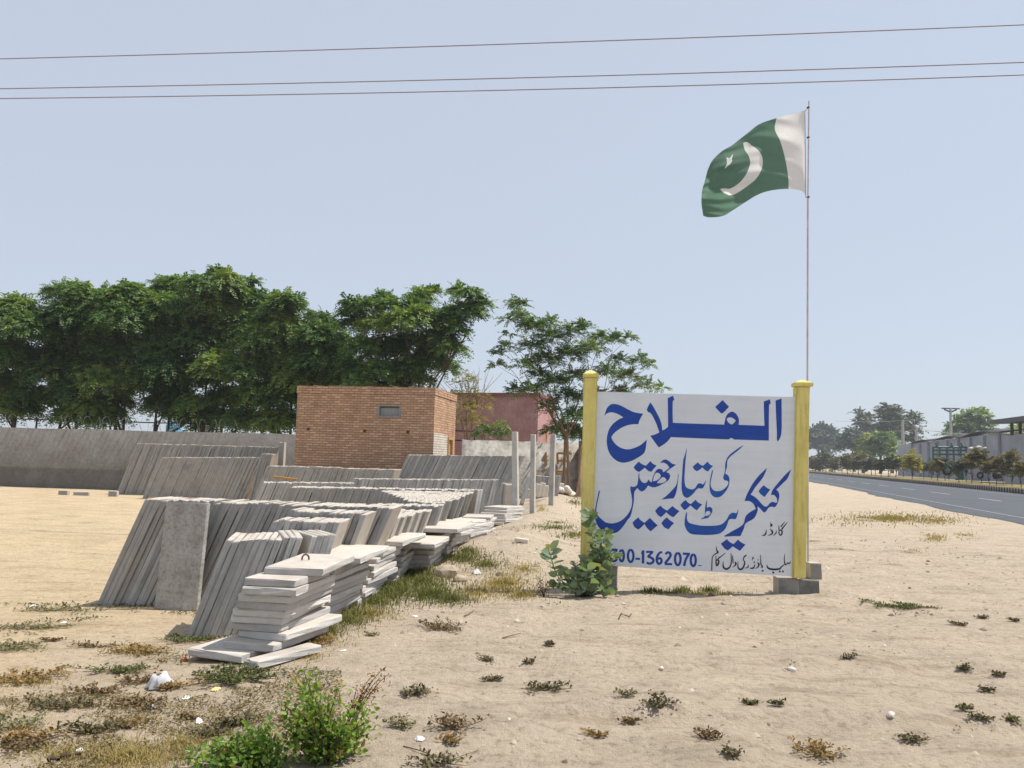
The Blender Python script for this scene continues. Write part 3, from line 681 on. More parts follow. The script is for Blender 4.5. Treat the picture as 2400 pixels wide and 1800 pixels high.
letters('thin_blue_lettering', [
    ('poly', 'C', ['2020,90* 2022,140 2010,250 1995,400 1982,600 1975,780 1995,910 2050,965 2130,985 2200,960 2262,870 2322,855 2372,880 2402,850 2427,790* 2432,830 2410,890 2382,945 2340,970 2280,962 2225,1000 2180,1060 2120,1120 2060,1160 2010,1165 1950,1120 1920,1030 1910,900 1920,700 1935,500 1950,340 1985,240']),
    ('poly', 'C', ['2262,400* 2312,450 2377,475* 2472,385* 2522,445 2592,485* 2532,540 2482,600* 2420,570 2362,510* 2302,560 2242,595* 2190,560 2150,500* 2205,450']),
    ('poly', 'C', ['2000,1215* 2050,1270 2110,1305* 2212,1210* 2272,1270 2357,1310* 2302,1370 2242,1440* 2180,1400 2105,1330* 2040,1390 1985,1435* 1930,1390 1885,1320* 1940,1260']),
    ('poly', 'D', ['1045,25* 950,120 850,200 760,270 695,345* 685,400 680,500 655,590 640,640* 700,680 730,740 735,800 720,900 690,970 620,1070 540,1140 460,1160 380,1135 325,1060 305,960 305,850 325,720 360,570* 380,575* 350,720 325,850 340,940 400,1010 480,1025 570,1005 650,950 700,880 710,830 680,800 620,780 600,720 620,655* 640,560 640,460 655,380 690,300 750,230 850,150 950,80']),
    ('poly', 'D', ['1475,895* 1540,950 1615,990* 1560,1060 1495,1150* 1420,1100 1360,1025* 1410,960']),
    ('poly', 'D', ['925,1405* 915,1500 880,1610 850,1630 770,1622 720,1650 690,1735 650,1825 590,1895 500,1945 300,1970 0,1963 -110,1940 -180,1880 -220,1800 -237,1715 -222,1575 -195,1470* -183,1480* -185,1560 -182,1630 -150,1695 -90,1725 0,1748 120,1768 300,1775 500,1760 600,1715 680,1625 720,1550 780,1495 830,1490 880,1500 905,1455']),
    ('poly', 'D', ['240,1220* 250,1240 245,1330 245,1385* 310,1365 360,1400 365,1460 330,1530 270,1600 210,1615 130,1628* 125,1612* 190,1580 205,1530 205,1420 215,1330', '207,1545* 225,1480 280,1450 325,1490 290,1540 230,1560'])], M['blue2'])
def zero(c, x0, x1, y0, y1, w=52):
    cx = (x0+x1)/2; cy = (y0+y1)/2; rx = (x1-x0-w)/2; ry = (y1-y0-w)/2
    return ('st', c, ' '.join(f'{cx+rx*math.sin(a):.0f},{cy-ry*math.cos(a):.0f}' for a in np.linspace(0, 2*math.pi, 15)), w)
letters('phone_number', [zero('E', 205, 370, 770, 1075), ('st', 'E', '400,815* 520,815* 440,900* 500,925 520,975 500,1040 440,1060 395,1040', 50),
    zero('E', 545, 690, 795, 1090), zero('E', 728, 898, 790, 1105), ('st', 'E', '915,1010* 1015,1012*', 46),
    ('st', 'E', '1082,828* 1078,1112*', 56), ('st', 'E', '1078,845* 1040,905*', [54, 16]),
    ('st', 'E', '1145,862* 1290,860* 1185,965* 1250,985 1300,1030 1290,1085 1220,1115 1155,1090', [48, 46, 50, 56, 52, 50]),
    ('st', 'E', '1495,868* 1440,880 1390,950 1375,1030 1395,1100 1430,1118 1470,1090 1478,1040 1450,1000 1395,1010', [44, 52, 54, 52, 52, 46]),
    ('st', 'E', '1565,915* 1600,875 1650,880 1675,930 1640,1000 1580,1075 1555,1115', [48, 54, 54]), ('st', 'E', '1545,1122* 1708,1128*', 48),
    zero('E', 1745, 1915, 858, 1172), ('st', 'E', '1938,900* 2092,905*', 50), ('st', 'E', '2065,915* 2000,1030 1965,1165*', [52, 50, 56]),
    zero('E', 2085, 2242, 890, 1192), ('st', 'F', '45,1155* 95,1158 140,1156*', [10, 22, 8])], M['blue'])
ink = []
for w, s in [((8, 24, 20), '1800,285* 1803,400'), ((22, 34, 30, 24, 22), '1806,398 1855,392 1872,445 1842,502 1808,475 1803,405'), ((34, 26, 10), '1862,372* 1920,300 1988,220*'), ((26, 22, 8), '1840,322* 1885,265 1935,205*'),
             ((10, 26, 12), '1748,400* 1738,455 1680,512*'), ((14, 40, 30, 10), '1615,365* 1662,425 1645,475 1570,510*'), ((8, 14, 20), '1622,215* 1625,322*'), ((30, 26, 12), '1632,262 1655,285 1622,322*'), ((10, 28, 34, 10), '1528,380* 1522,450 1495,495 1440,512*'),
             ((10, 24, 26, 20, 24), '2050,1055* 2040,1098 2010,1112 1990,1098 1968,1125 1935,1145*'), ((10, 22, 30), '1925,910* 1918,1040 1935,1140*'), ((18, 24, 30, 40, 42, 30, 8), '1915,1135 1880,1165 1848,1195 1815,1228 1700,1240 1590,1222 1548,1180 1545,1135*'),
             ((40, 40), '1805,1278* 1838,1290*'), ((40, 40), '1872,1275* 1905,1290*'), ((38, 38), '1662,1300* 1698,1312*'),
             ((10, 22, 26, 34), '1405,925* 1408,1060 1415,1130 1445,1175 1425,1205*'), ((36, 36), '1432,1262* 1468,1276*'), ((14, 38, 26, 8), '1335,1090* 1368,1125 1350,1185 1285,1225*'), ((14, 12), '1335,1040* 1360,1025*'),
             ((28, 28), '1258,1078* 1282,1090*'), ((14, 26, 34, 22), '1285,1128* 1268,1180 1245,1210 1180,1216*'), ((32, 30), '1235,985* 1255,1005*'), ((10, 12), '1240,965* 1222,1040*'), ((10, 24, 10), '1142,1140* 1132,1190 1068,1216*'),
             ((30, 26, 18, 26, 30, 34, 38, 26, 8), '1100,935* 1060,960 1032,1025 1062,1075 1055,1135 1018,1215 960,1238 918,1190 918,1055*'),
             ((14, 38, 26, 8), '845,1075* 872,1110 858,1150 800,1195*'), ((10, 22, 16), '800,935* 808,1030 812,1110*'), ((10, 22, 28, 40, 34, 8), '765,880* 775,1060 745,1180 665,1232 600,1180 598,1065*'),
             ((10, 20, 26), '650,880* 570,945 485,1008*'), ((8, 22), '440,940* 445,1050*'), ((26, 34, 30, 26), '450,1040 490,1035 502,1095 462,1160 445,1100 442,1050'), ((10, 26, 34, 22, 18, 20, 22), '455,745* 460,830 488,868 440,900 385,940 360,1010 350,1262*')]:
    ink.append(('st', 'F', s, list(w)))
letters('small_black_lettering', ink, M['ink'])

# blocks under the posts
g = 'grey concrete blocks under the sign'
def blk(c, s, rz, label):
    bm = bmesh.new(); box(bm, (0, 0, s[2]/2), s, bevel=.012); r = random.Random(int(c[0]*100))
    for v in bm.verts: v.co += Vector((r.uniform(-.006, .006), r.uniform(-.006, .006), r.uniform(-.004, .004)))
    o = link('concrete_block', bm_mesh(bm, 'concrete_block'), M['block'], loc=c); o.rotation_euler.z = rz; return tag(o, label, 'concrete block', g)
b1 = gr(1868, 1394); zb = b1[2]-.03
rz = math.atan2(su.y, su.x)
x0 = at(1822, 1394, 10.55)[0]; x1 = at(1918, 1394, 10.55)[0]; wm = (x1-x0)/2
zt = sp(1874, 1357)[1]+SP0[2]
blk((x0+wm*.5, 10.62, zb), (wm-.008, .3, zt-zb-.005), rz, 'left one of two low blocks under the right yellow post')
blk((x0+wm*1.5, 10.62, zb), (wm-.008, .3, zt-zb-.012), rz, 'right one of two low blocks under the right yellow post')
blk((at(1906, 1340, 10.62)[0], 10.62, zt-.012), (.145, .2, .2), rz+.1, 'single grey block set upright against the right yellow post')
zt2 = sp(1430, 1326)[1]+SP0[2]
bl = gr(1435, 1381)
blk((at(1422, 1350, 10.75)[0], 10.76, bl[2]-.04), (.26, .2, zt2-bl[2]+.037), rz, 'tall block under the panel\'s left end behind the milkweed')
blk((at(1366, 1350, 10.78)[0], 10.8, bl[2]-.04), (.3, .24, sp(1374, 1330)[1]+SP0[2]-bl[2]+.036), rz, 'block under the left yellow post, hidden by the milkweed')

# ------------------------------------------------------------------ flag and pole
M['pole'] = plain('pole_paint', (.50, .45, .46), .5, .2, 12, .5)
FD = 10.72
pb = np.array([at(1892.5, 1000, FD)[0], FD, 0.]); pb[2] = float(hz(pb[0], pb[1]))-.1
ptop = at(1896, 237, FD); pmid = at(1893.5, 464, FD); plow = at(1892.5, 890, FD)
bag = Bag(); bag.tube([pb, plow, pmid], .0125, 10); bag.tube([pmid-np.array([0, 0, .06]), ptop], .0095, 10)
pr = link('flag_pole', bag.mesh('flag_pole', True), M['pole']); tag(pr, 'tall thin grey flag pole rising behind the sign\'s right post', 'flag pole')
bag = Bag()
for yy in (252, 322, 462):
    p = at(1894.5, yy, FD); bag.tube([p-np.array([.015, 0, .006]), p+np.array([.012, 0, .006])], .014, 8)
p = at(1886.5, 262, FD); q = at(1888.5, 462, FD); bag.tube([at(1894, 252, FD), p, at(1887.5, 360, FD-.005), q, at(1893, 465, FD)], .0035, 6)
link('binding', bag.mesh('binding'), M['rust'], pr)
fp = lambda x, y: (1600+x/4.879, 220+y/4.879)
def res(P, n):
    P = np.array(P, float); d = np.r_[0, np.cumsum(np.linalg.norm(np.diff(P, axis=0), axis=1))]; d /= d[-1]
    t = np.linspace(0, 1, n); return np.stack([np.interp(t, d, P[:, 0]), np.interp(t, d, P[:, 1])], 1)
def sm(P, n): return res(smooth_poly([(x, y, False) for x, y in P], False, 10), n)
NU, NV = 130, 90
top = sm([(1402, 185), (1240, 235), (1080, 275), (880, 345), (740, 450), (560, 590), (450, 655), (340, 760), (285, 870)], NU)
bot = sm([(1408, 1165), (1360, 1110), (1210, 1087), (1000, 1107), (850, 1158), (700, 1250), (560, 1340), (455, 1398), (300, 1412), (235, 1395)], NU)
hoi = sm([(1402, 185), (1392, 400), (1398, 700), (1402, 1000), (1408, 1165)], NV)
fly = sm([(285, 870), (255, 990), (222, 1110), (215, 1250), (235, 1395)], NV)
U, Vv = np.meshgrid(np.linspace(0, 1, NU), np.linspace(0, 1, NV))
P = np.zeros((NV, NU, 2))
for k in (0, 1):
    P[..., k] = (1-Vv)*top[None, :, k]+Vv*bot[None, :, k]+(1-U)*hoi[:, None, k]+U*fly[:, None, k]-((1-U)*(1-Vv)*top[0, k]+U*(1-Vv)*top[-1, k]+(1-U)*Vv*bot[0, k]+U*Vv*bot[-1, k])
def sdf(P, poly):
    """signed distance (negative inside) of points to a closed polygon"""
    x = P[..., 0]; y = P[..., 1]; d = np.full(x.shape, 1e9); ins = np.zeros(x.shape, bool); n = len(poly)
    for i in range(n):
        a = np.array(poly[i]); b = np.array(poly[(i+1) % n]); e = b-a; t = np.clip(((x-a[0])*e[0]+(y-a[1])*e[1])/(e@e+1e-9), 0, 1)
        d = np.minimum(d, np.hypot(x-a[0]-t*e[0], y-a[1]-t*e[1]))
        c = (a[1] > y) != (b[1] > y)
        with np.errstate(divide='ignore', invalid='ignore'): xi = (b[0]-a[0])*(y-a[1])/(b[1]-a[1]+1e-12)+a[0]
        ins ^= c & (x < xi)
    return np.where(ins, -d, d)
cres = smooth_poly(parse('690,560* 740,552 790,590 860,640 905,710 916,790 895,880 840,970 760,1040 660,1110 590,1150 530,1160* 470,1130 422,1090* 470,1080 530,1085 590,1060 660,1005 720,930 760,840 772,770 750,700 710,640'), True, 5)
star = [(500, 722), (535, 738), (578, 685), (562, 745), (568, 765), (545, 800), (475, 862), (508, 795)]
band = sm([(1078, 255), (1052, 390), (1070, 450), (1112, 530), (1172, 740), (1210, 980), (1208, 1110)], 40).tolist()+[[1800, 1300], [1800, 0]]
sd = np.minimum(np.minimum(sdf(P, cres), sdf(P, star)), sdf(P, band))
# depth of the waving cloth: a diagonal fold under the top edge, a belly, and a curl at the fly end
fold = 1.5*U+1.15*Vv
dep = .16*np.sqrt(U)*np.sin(2*math.pi*(fold*.62-.18)) + .05*U*np.sin(2*math.pi*(2.2*U-1.1*Vv+.3)) + .02*np.sin(2*math.pi*(3.1*Vv+1.3*U))*np.minimum(1, U*5)
dep += .012*np.sin(2*math.pi*(5*U+7*Vv))*U
V = np.array([at(*fp(x, y), FD+dz) for (x, y), dz in zip(P.reshape(-1, 2), dep.ravel())])
k = (np.arange(NV-1)[:, None]*NU+np.arange(NU-1)[None]).ravel()
def cloth_mat():
    m, ns, ls, b = mat('flag_cloth', .75, .15); a = ns.new('ShaderNodeAttribute'); a.attribute_name = 'mark'
    r = ramp(ns, [(.485, (.80, .78, .76)), (.515, (.125, .225, .165))]); ls.new(a.outputs['Fac'], r.inputs[0])
    w = ns.new('ShaderNodeTexNoise'); w.inputs['Scale'].default_value = 140; ls.new(objco(ns), w.inputs[0]); r2 = ramp(ns, [(.3, (.85, .85, .85)), (.7, (1.1, 1.1, 1.1))]); ls.new(w.outputs[0], r2.inputs[0])
    c = mix(ns, ls, .8, r.outputs[0], r2.outputs[0], 'MULTIPLY'); ls.new(c, b.inputs[0])
    t = ns.new('ShaderNodeBsdfTranslucent'); ls.new(c, t.inputs[0]); ms = ns.new('ShaderNodeMixShader'); ms.inputs[0].default_value = .5
    out = [n for n in ns if n.type == 'OUTPUT_MATERIAL'][0]; ls.new(b.outputs[0], ms.inputs[1]); ls.new(t.outputs[0], ms.inputs[2]); ls.new(ms.outputs[0], out.inputs[0]); return m
tag(link('flag', arr_mesh('flag', V, np.stack([k, k+1, k+NU+1, k+NU], 1), True, {'mark': np.clip(.5+sd.ravel()/60, 0, 1)}), cloth_mat()),
    'green flag with white band, crescent and star blowing left from its pole', 'flag')

# ------------------------------------------------------------------ overhead wires
M['wire'] = plain('wire', (.26, .22, .24), .6, .1, 3)
g = 'overhead wires'
for (l, mid, r, lab) in (((0, 138), (1200, 103), (2400, 58), 'top overhead wire, crossing the sky alone'), ((0, 208), (1200, 183), (2400, 146), 'middle overhead wire, close above the lowest one'), ((0, 231), (1200, 211), (2400, 175.5), 'lowest of the three overhead wires in the sky')):
    a = at(*l, 20.); c = at(*r, 17.5); b = at(*mid, 18.75); t = np.linspace(-.9, 1.9, 60)
    Q = a[None]*((t-.5)*(t-1)/.5)[:, None]+b[None]*(t*(t-1)/-.25)[:, None]+c[None]*(t*(t-.5)/.5)[:, None]
    bag = Bag(); bag.tube(Q, .0125, 6); tag(link('power_line', bag.mesh('power_line', True), M['wire']), lab, 'overhead wire', g)
# ------------------------------------------------------------------ walls and buildings of the yard
def brick_mat(name, c1, c2, mortar, sw=.235, sh=.082):
    m, ns, ls, b = mat(name, .9, .15); co = objco(ns); sep = ns.new('ShaderNodeSeparateXYZ'); ls.new(co, sep.inputs[0])
    ad = ns.new('ShaderNodeMath'); ad.operation = 'ADD'; ls.new(sep.outputs[0], ad.inputs[0]); ls.new(sep.outputs[1], ad.inputs[1])
    cb = ns.new('ShaderNodeCombineXYZ'); ls.new(ad.outputs[0], cb.inputs[0]); ls.new(sep.outputs[2], cb.inputs[1])
    wob = noise(ns, ls, 1.2, 4, .6, co, 1); vm = ns.new('ShaderNodeVectorMath'); vm.operation = 'MULTIPLY_ADD'; vm.inputs[1].default_value = (.03, .03, 0); ls.new(wob, vm.inputs[0]); ls.new(cb.outputs[0], vm.inputs[2])
    br = ns.new('ShaderNodeTexBrick'); br.inputs['Scale'].default_value = 1; br.inputs['Brick Width'].default_value = sw; br.inputs['Row Height'].default_value = sh
    br.inputs['Mortar Size'].default_value = .012; br.inputs['Mortar Smooth'].default_value = .2; br.inputs['Bias'].default_value = -.1
    br.inputs['Color1'].default_value = (*c1, 1); br.inputs['Color2'].default_value = (*c2, 1); br.inputs['Mortar'].default_value = (*mortar, 1)
    ls.new(vm.outputs[0], br.inputs[0])
    n1 = noise(ns, ls, 1.3, 7, .7, co); r = ramp(ns, [(.3, (.72, .68, .66)), (.5, (1, 1, 1)), (.72, (1.18, 1.14, 1.1))]); ls.new(n1, r.inputs[0])
    n2 = noise(ns, ls, 25, 6, .7, co); r2 = ramp(ns, [(.32, (.6, .58, .56)), (.5, (1, 1, 1))]); ls.new(n2, r2.inputs[0])
    c = mix(ns, ls, .9, br.outputs[0], r.outputs[0], 'MULTIPLY'); c = mix(ns, ls, .6, c, r2.outputs[0], 'MULTIPLY'); ls.new(c, b.inputs[0])
    inv = ns.new('ShaderNodeMath'); inv.operation = 'MULTIPLY_ADD'; inv.inputs[1].default_value = -1; inv.inputs[2].default_value = 1; ls.new(br.outputs['Fac'], inv.inputs[0])
    bump(ns, ls, b, inv.outputs[0], 1., .012); return m
def face_holes(bag, x0, x1, z0, z1, holes, depth, fr):
    """vertical face x0..x1 by z0..z1 with recessed rectangular holes (hx0,hx1,hz0,hz1); fr maps (x,inward,z) to 3D"""
    xs = sorted({x0, x1, *[h[0] for h in holes], *[h[1] for h in holes]}); zs = sorted({z0, z1, *[h[2] for h in holes], *[h[3] for h in holes]})
    for i in range(len(xs)-1):
        for j in range(len(zs)-1):
            cx = (xs[i]+xs[i+1])/2; cz = (zs[j]+zs[j+1])/2
            if any(h[0] < cx < h[1] and h[2] < cz < h[3] for h in holes): continue
            bag.add([fr(xs[i], 0, zs[j]), fr(xs[i+1], 0, zs[j]), fr(xs[i+1], 0, zs[j+1]), fr(xs[i], 0, zs[j+1])], [[0, 1, 2, 3]])
    for a, b_, c, d in holes:
        f = [fr(a, 0, c), fr(b_, 0, c), fr(b_, 0, d), fr(a, 0, d)]; k = [fr(a, depth, c), fr(b_, depth, c), fr(b_, depth, d), fr(a, depth, d)]
        bag.add(f+k, [[4, 5, 6, 7], [0, 1, 5, 4], [1, 2, 6, 5], [2, 3, 7, 6], [3, 0, 4, 7]])
HR = math.radians(-9); hc = at(1019.9, 909, 28.)
hut = empty('brick_hut', (hc[0], hc[1], 0), HR); tag(hut, 'flat-roofed raw brick hut with a small vent high in its front', 'hut')
HI = Matrix.Translation((hc[0], hc[1], 0)) @ Matrix.Rotation(HR, 4, 'Z'); HIi = HI.inverted()
HP = np.array([hc[0], hc[1], 0.]); HNv = np.array(HI.to_3x3() @ Vector((0, -1, 0)))
def hl(px, py):
    p = HIi @ Vector(onplane(px, py, HP, HNv)); return p.x, p.z
xl, zt = hl(698.5, 902.5); _, zt2 = hl(1018, 909); H_ = (zt+zt2)/2; Wd = -xl; Dp = 3.25
def zo(px, py): return hl(px, py)
z8 = lambda x, y: (700+x/2.4578, 640+y/2.4578)
vx0, vz1 = hl(*z8(458, 757)); vx1, vz0 = hl(*z8(588, 834))
holes = [(vx0, vx1, vz0, vz1)]
for hx, hy in ((55, 899), (380, 909), (629, 915)):
    a, c = hl(*z8(hx, hy)); holes.append((a-.055, a+.055, c-.05, c+.05))
bag = Bag()
face_holes(bag, -Wd, 0, -.5, H_-.26, holes, .16, lambda x, i, z: (x, i, z))
dy0, dy1 = 2.1, 2.85
face_holes(bag, 0, Dp, -.5, H_-.26, [(dy0, dy1, 0, 2.32)], .14, lambda x, i, z: (-i, x, z))
bag.add([(-Wd, 0, -.5), (-Wd, Dp, -.5), (-Wd, Dp, H_-.26), (-Wd, 0, H_-.26)], [[3, 2, 1, 0]])
bag.add([(-Wd, Dp, -.5), (0, Dp, -.5), (0, Dp, H_-.26), (-Wd, Dp, H_-.26)], [[3, 2, 1, 0]])
M['brick'] = brick_mat('hut_brick', (.43, .25, .15), (.62, .40, .265), (.27, .195, .145))
link('wall', bag.mesh('wall'), M['brick'], hut)
bm = bmesh.new(); rr_ = random.Random(9)
ns_ = 26
for k in range(ns_):
    x0_ = -Wd-.025+(Wd+.05)*k/ns_; x1_ = -Wd-.025+(Wd+.05)*(k+1)/ns_; hh = .26+rr_.uniform(-.014, .012); box(bm, ((x0_+x1_)/2, .1, H_-.26+hh/2), (x1_-x0_-.002, .25+rr_.uniform(-.012, .012), hh), bevel=.008)
for k in range(16):
    y0_ = .226+(Dp-.2)*k/16; y1_ = .226+(Dp-.2)*(k+1)/16; hh = .26+rr_.uniform(-.014, .012); box(bm, (-.1, (y0_+y1_)/2, H_-.26+hh/2), (.25+rr_.uniform(-.012, .012), y1_-y0_-.002, hh), bevel=.008)
box(bm, (-Wd/2-.12, Dp/2+.12, H_-.17), (Wd-.3, Dp-.2, .16)); link('parapet', bm_mesh(bm, 'parapet'), M['brick'], hut)
M['dull'] = plain('dull_cement', (.26, .25, .24), .9, .2, 8, .2, .004)
M['slot'] = plain('grey_shutter', (.27, .27, .265), .7, .15, 12)
bm = bmesh.new()
fx = vx1-vx0; fz = vz1-vz0
for c, s in (((vx0+.03, .04, (vz0+vz1)/2), (.055, .13, fz-.004)), ((vx1-.03, .04, (vz0+vz1)/2), (.055, .13, fz-.004)), (((vx0+vx1)/2, .041, vz1-.03), (fx-.12, .126, .055)), (((vx0+vx1)/2, .041, vz0+.03), (fx-.12, .126, .055))): box(bm, c, s, bevel=.005)
vent = link('vent', bm_mesh(bm, 'vent'), M['dull'], hut)
bm = bmesh.new(); box(bm, ((vx0+vx1)/2, .09, (vz0+vz1)/2-.02), (fx-.13, .02, fz-.17)); link('pane', bm_mesh(bm, 'pane'), M['slot'], vent)
M['lime'] = brick_mat('whitewashed_brick', (.56, .51, .44), (.66, .61, .54), (.36, .31, .26))
bm = bmesh.new(); zw = 2.4; box(bm, (.006, dy0/2-.03, zw/2), (.012, dy0-.08, zw)); link('whitewash', bm_mesh(bm, 'whitewash'), M['lime'], hut)
bm = bmesh.new()
for c, s in (((-.02, dy0+.035, 1.155), (.11, .07, 2.31)), ((-.02, dy1-.035, 1.155), (.11, .07, 2.31)), ((-.02, (dy0+dy1)/2, 2.27), (.11, dy1-dy0-.14, .08))): box(bm, c, s, bevel=.004)
dr = link('door', bm_mesh(bm, 'door'), plain('pale_wood', (.42, .26, .11), .7, .25, 8), hut)
bm = bmesh.new(); box(bm, (-.07, (dy0+dy1)/2, 1.11), (.04, dy1-dy0-.15, 2.21)); link('leaf', bm_mesh(bm, 'leaf'), M['wood'], dr)

def plaster(name, c, patch, stain, scale=1.1):
    m, ns, ls, b = mat(name, .95, .12); co = objco(ns)
    n1 = noise(ns, ls, scale, 8, .68, co); n2 = noise(ns, ls, 7, 7, .7, co)
    r = ramp(ns, [(.34, stain), (.5, c), (.66, patch)]); ls.new(n1, r.inputs[0])
    r2 = ramp(ns, [(.3, (.7, .7, .7)), (.6, (1.1, 1.1, 1.1))]); ls.new(n2, r2.inputs[0])
    ls.new(mix(ns, ls, .7, r.outputs[0], r2.outputs[0], 'MULTIPLY'), b.inputs[0]); bump(ns, ls, b, n2, .7, .02); return m
def wall(name, a, b, h, th, m, label, cat='wall', seg=14, z0=-.6, capm=None):
    """plastered wall with a slightly uneven top between two ground points"""
    a = Vector((*a, 0)); b = Vector((*b, 0)); d = b-a; L = d.length; V = []; r = random.Random(int(L*10))
    for k in range(seg+1):
        x = L*k/seg; t = h+r.uniform(-.02, .02)
        V += [(x, 0, z0), (x, 0, t), (x, th, t+.004), (x, th, z0)]
    Fq = []
    for k in range(seg):
        o = k*4; Fq += [[o, o+4, o+5, o+1], [o+1, o+5, o+6, o+2], [o+2, o+6, o+7, o+3]]
    Fq += [[0, 1, 2, 3], [seg*4+3, seg*4+2, seg*4+1, seg*4]]
    o = link(name, arr_mesh(name, V, np.array(Fq)), m, loc=a); o.rotation_euler.z = math.atan2(d.y, d.x); return tag(o, label, cat)
M['wallgrey'] = plaster('grey_plaster', (.17, .155, .138), (.20, .185, .168), (.15, .13, .112))
M['wallpale'] = plaster('peeling_whitewash', (.42, .40, .36), (.58, .56, .52), (.22, .2, .175), 1.9)
M['peach'] = plaster('peach_plaster', (.5, .36, .27), (.56, .42, .32), (.42, .3, .22), .8)
wl = wall('boundary_wall', (-42, 40.0), (-5.6, 36.2), 2.42, .23, M['wallgrey'], 'long dark grey plastered boundary wall behind the slab rows on the left')
wall('boundary_wall', (-2.1, 36.5), (3.15, 37.2), 2.38, .23, M['wallpale'], 'peeling whitewashed wall between the brick hut and the sign')
wall('boundary_wall', (3.2, 36.6), (6.4, 42.5), 2.5, .23, M['peach'], 'peach plastered wall seen just left of the sign\'s left post')
# orange wooden frames on the pale wall
bm = bmesh.new(); fy = 36.85
def wb(px0, py0, px1, py1, w=.09):
    a = at(px0, py0, fy); b = at(px1, py1, fy); v = Vector(b-a); R = Vector((1, 0, 0)).rotation_difference(v.normalized()).to_matrix(); box(bm, (a+b)/2, (v.length, .05, w), R)
for q in ((1279, 1060, 1280, 1092), (1307, 1062, 1340, 1063.5), (1309, 1080, 1335, 1081.5), (1306, 1062, 1307, 1088), (1302, 1105, 1335, 1106), (1270, 1106, 1281, 1100)): wb(*q)
tag(link('wooden_trellis', bm_mesh(bm, 'wooden_trellis'), plain('orange_wood', (.48, .24, .06), .7, .2, 5)), 'orange wooden trellis leaning on the peeling whitewashed wall', 'trellis')
# coiled razor wire on the grey wall
t = np.linspace(0, 1, 1500); a0 = np.array([-40, 39.9, 2.72]); a1 = np.array([-12, 37., 2.66]); th = t*2*math.pi*62
Q = a0[None]*(1-t)[:, None]+a1[None]*t[:, None]; Q[:, 2] += .33*np.sin(th); Q[:, 0] += .22*np.cos(th*.5+1.); Q[:, 1] += .3*np.cos(th)
bag = Bag(); bag.tube(Q, .006, 4); tag(link('razor_wire', bag.mesh('razor_wire'), plain('galvanised_wire', (.2, .2, .2), .5, .1, 4)), 'coils of razor wire along the top of the grey boundary wall', 'razor wire')
# rail fence behind
bm = bmesh.new()
for k in range(12): box(bm, (-25+k*2.1, 44., 1.5), (.07, .07, 3.2))
for z in (2.5, 3.0): box(bm, (-14, 44.08, z), (24, .05, .06))
tag(link('rail_fence', bm_mesh(bm, 'rail_fence'), plain('dark_iron', (.03, .03, .03), .6, .2, 5)), 'dark iron rail fence under the trees beyond the grey wall', 'fence')
# water tank glimpsed under the trees
bag = Bag(); p = at(408, 1006, 60.); zz = np.array([-.6, -.55, 0, .5, .62, .7, .75]); rr = np.array([.5, .56, .56, .56, .45, .25, .02])
bag.tube([(p[0], p[1], p[2]+z-.2) for z in zz], rr, 16); bag.tube([(p[0], p[1], -.1), (p[0], p[1], p[2]-.8)], .3, 8)
tag(link('water_tank', bag.mesh('water_tank', True), plain('pale_blue', (.15, .35, .55), .6, .1, 3)), 'small pale blue water tank glimpsed between the tree trunks', 'water tank')
# pink building
pc = at(1262, 921, 46.); PR = math.radians(-17)
pk = empty('pink_building', (pc[0], pc[1], 0), PR); tag(pk, 'faded pink plastered building behind the wall, right of the brick hut', 'building')
M['pink'] = plaster('pink_plaster', (.41, .235, .235), (.48, .31, .305), (.34, .185, .19), .9)
bag = Bag(); w_ = 5.4
face_holes(bag, -w_, 0, -.1, pc[2], [], .1, lambda x, i, z: (x, i, z)); face_holes(bag, 0, 4, -.1, pc[2], [(1.2, 2.1, 2.3, 3.6)], .15, lambda x, i, z: (-i, x, z))
bag.add([(-w_, 0, -.1), (-w_, 4, -.1), (-w_, 4, pc[2]), (-w_, 0, pc[2])], [[3, 2, 1, 0]]); bag.add([(-w_, 0, pc[2]-.1), (0, 0, pc[2]-.1), (0, 4, pc[2]-.1), (-w_, 4, pc[2]-.1)], [[0, 1, 2, 3]]); bag.add([(-w_, 4, -.1), (0, 4, -.1), (0, 4, pc[2]), (-w_, 4, pc[2])], [[3, 2, 1, 0]])
link('wall', bag.mesh('wall'), M['pink'], pk)
bm = bmesh.new()
for c, s in (((-w_/2, -.03, pc[2]-.1), (w_+.1, .14, .2)), ((.03, 2.02, pc[2]-.1), (.14, 4, .2))): box(bm, c, s, bevel=.01)
link('cornice', bm_mesh(bm, 'cornice'), plaster('stained_pink', (.26, .11, .115), (.33, .16, .16), (.2, .08, .09), .9), pk)
bm = bmesh.new(); box(bm, (-.1, 1.65, 2.95), (.05, .86, 1.26)); link('shutter', bm_mesh(bm, 'shutter'), M['wood'], pk)

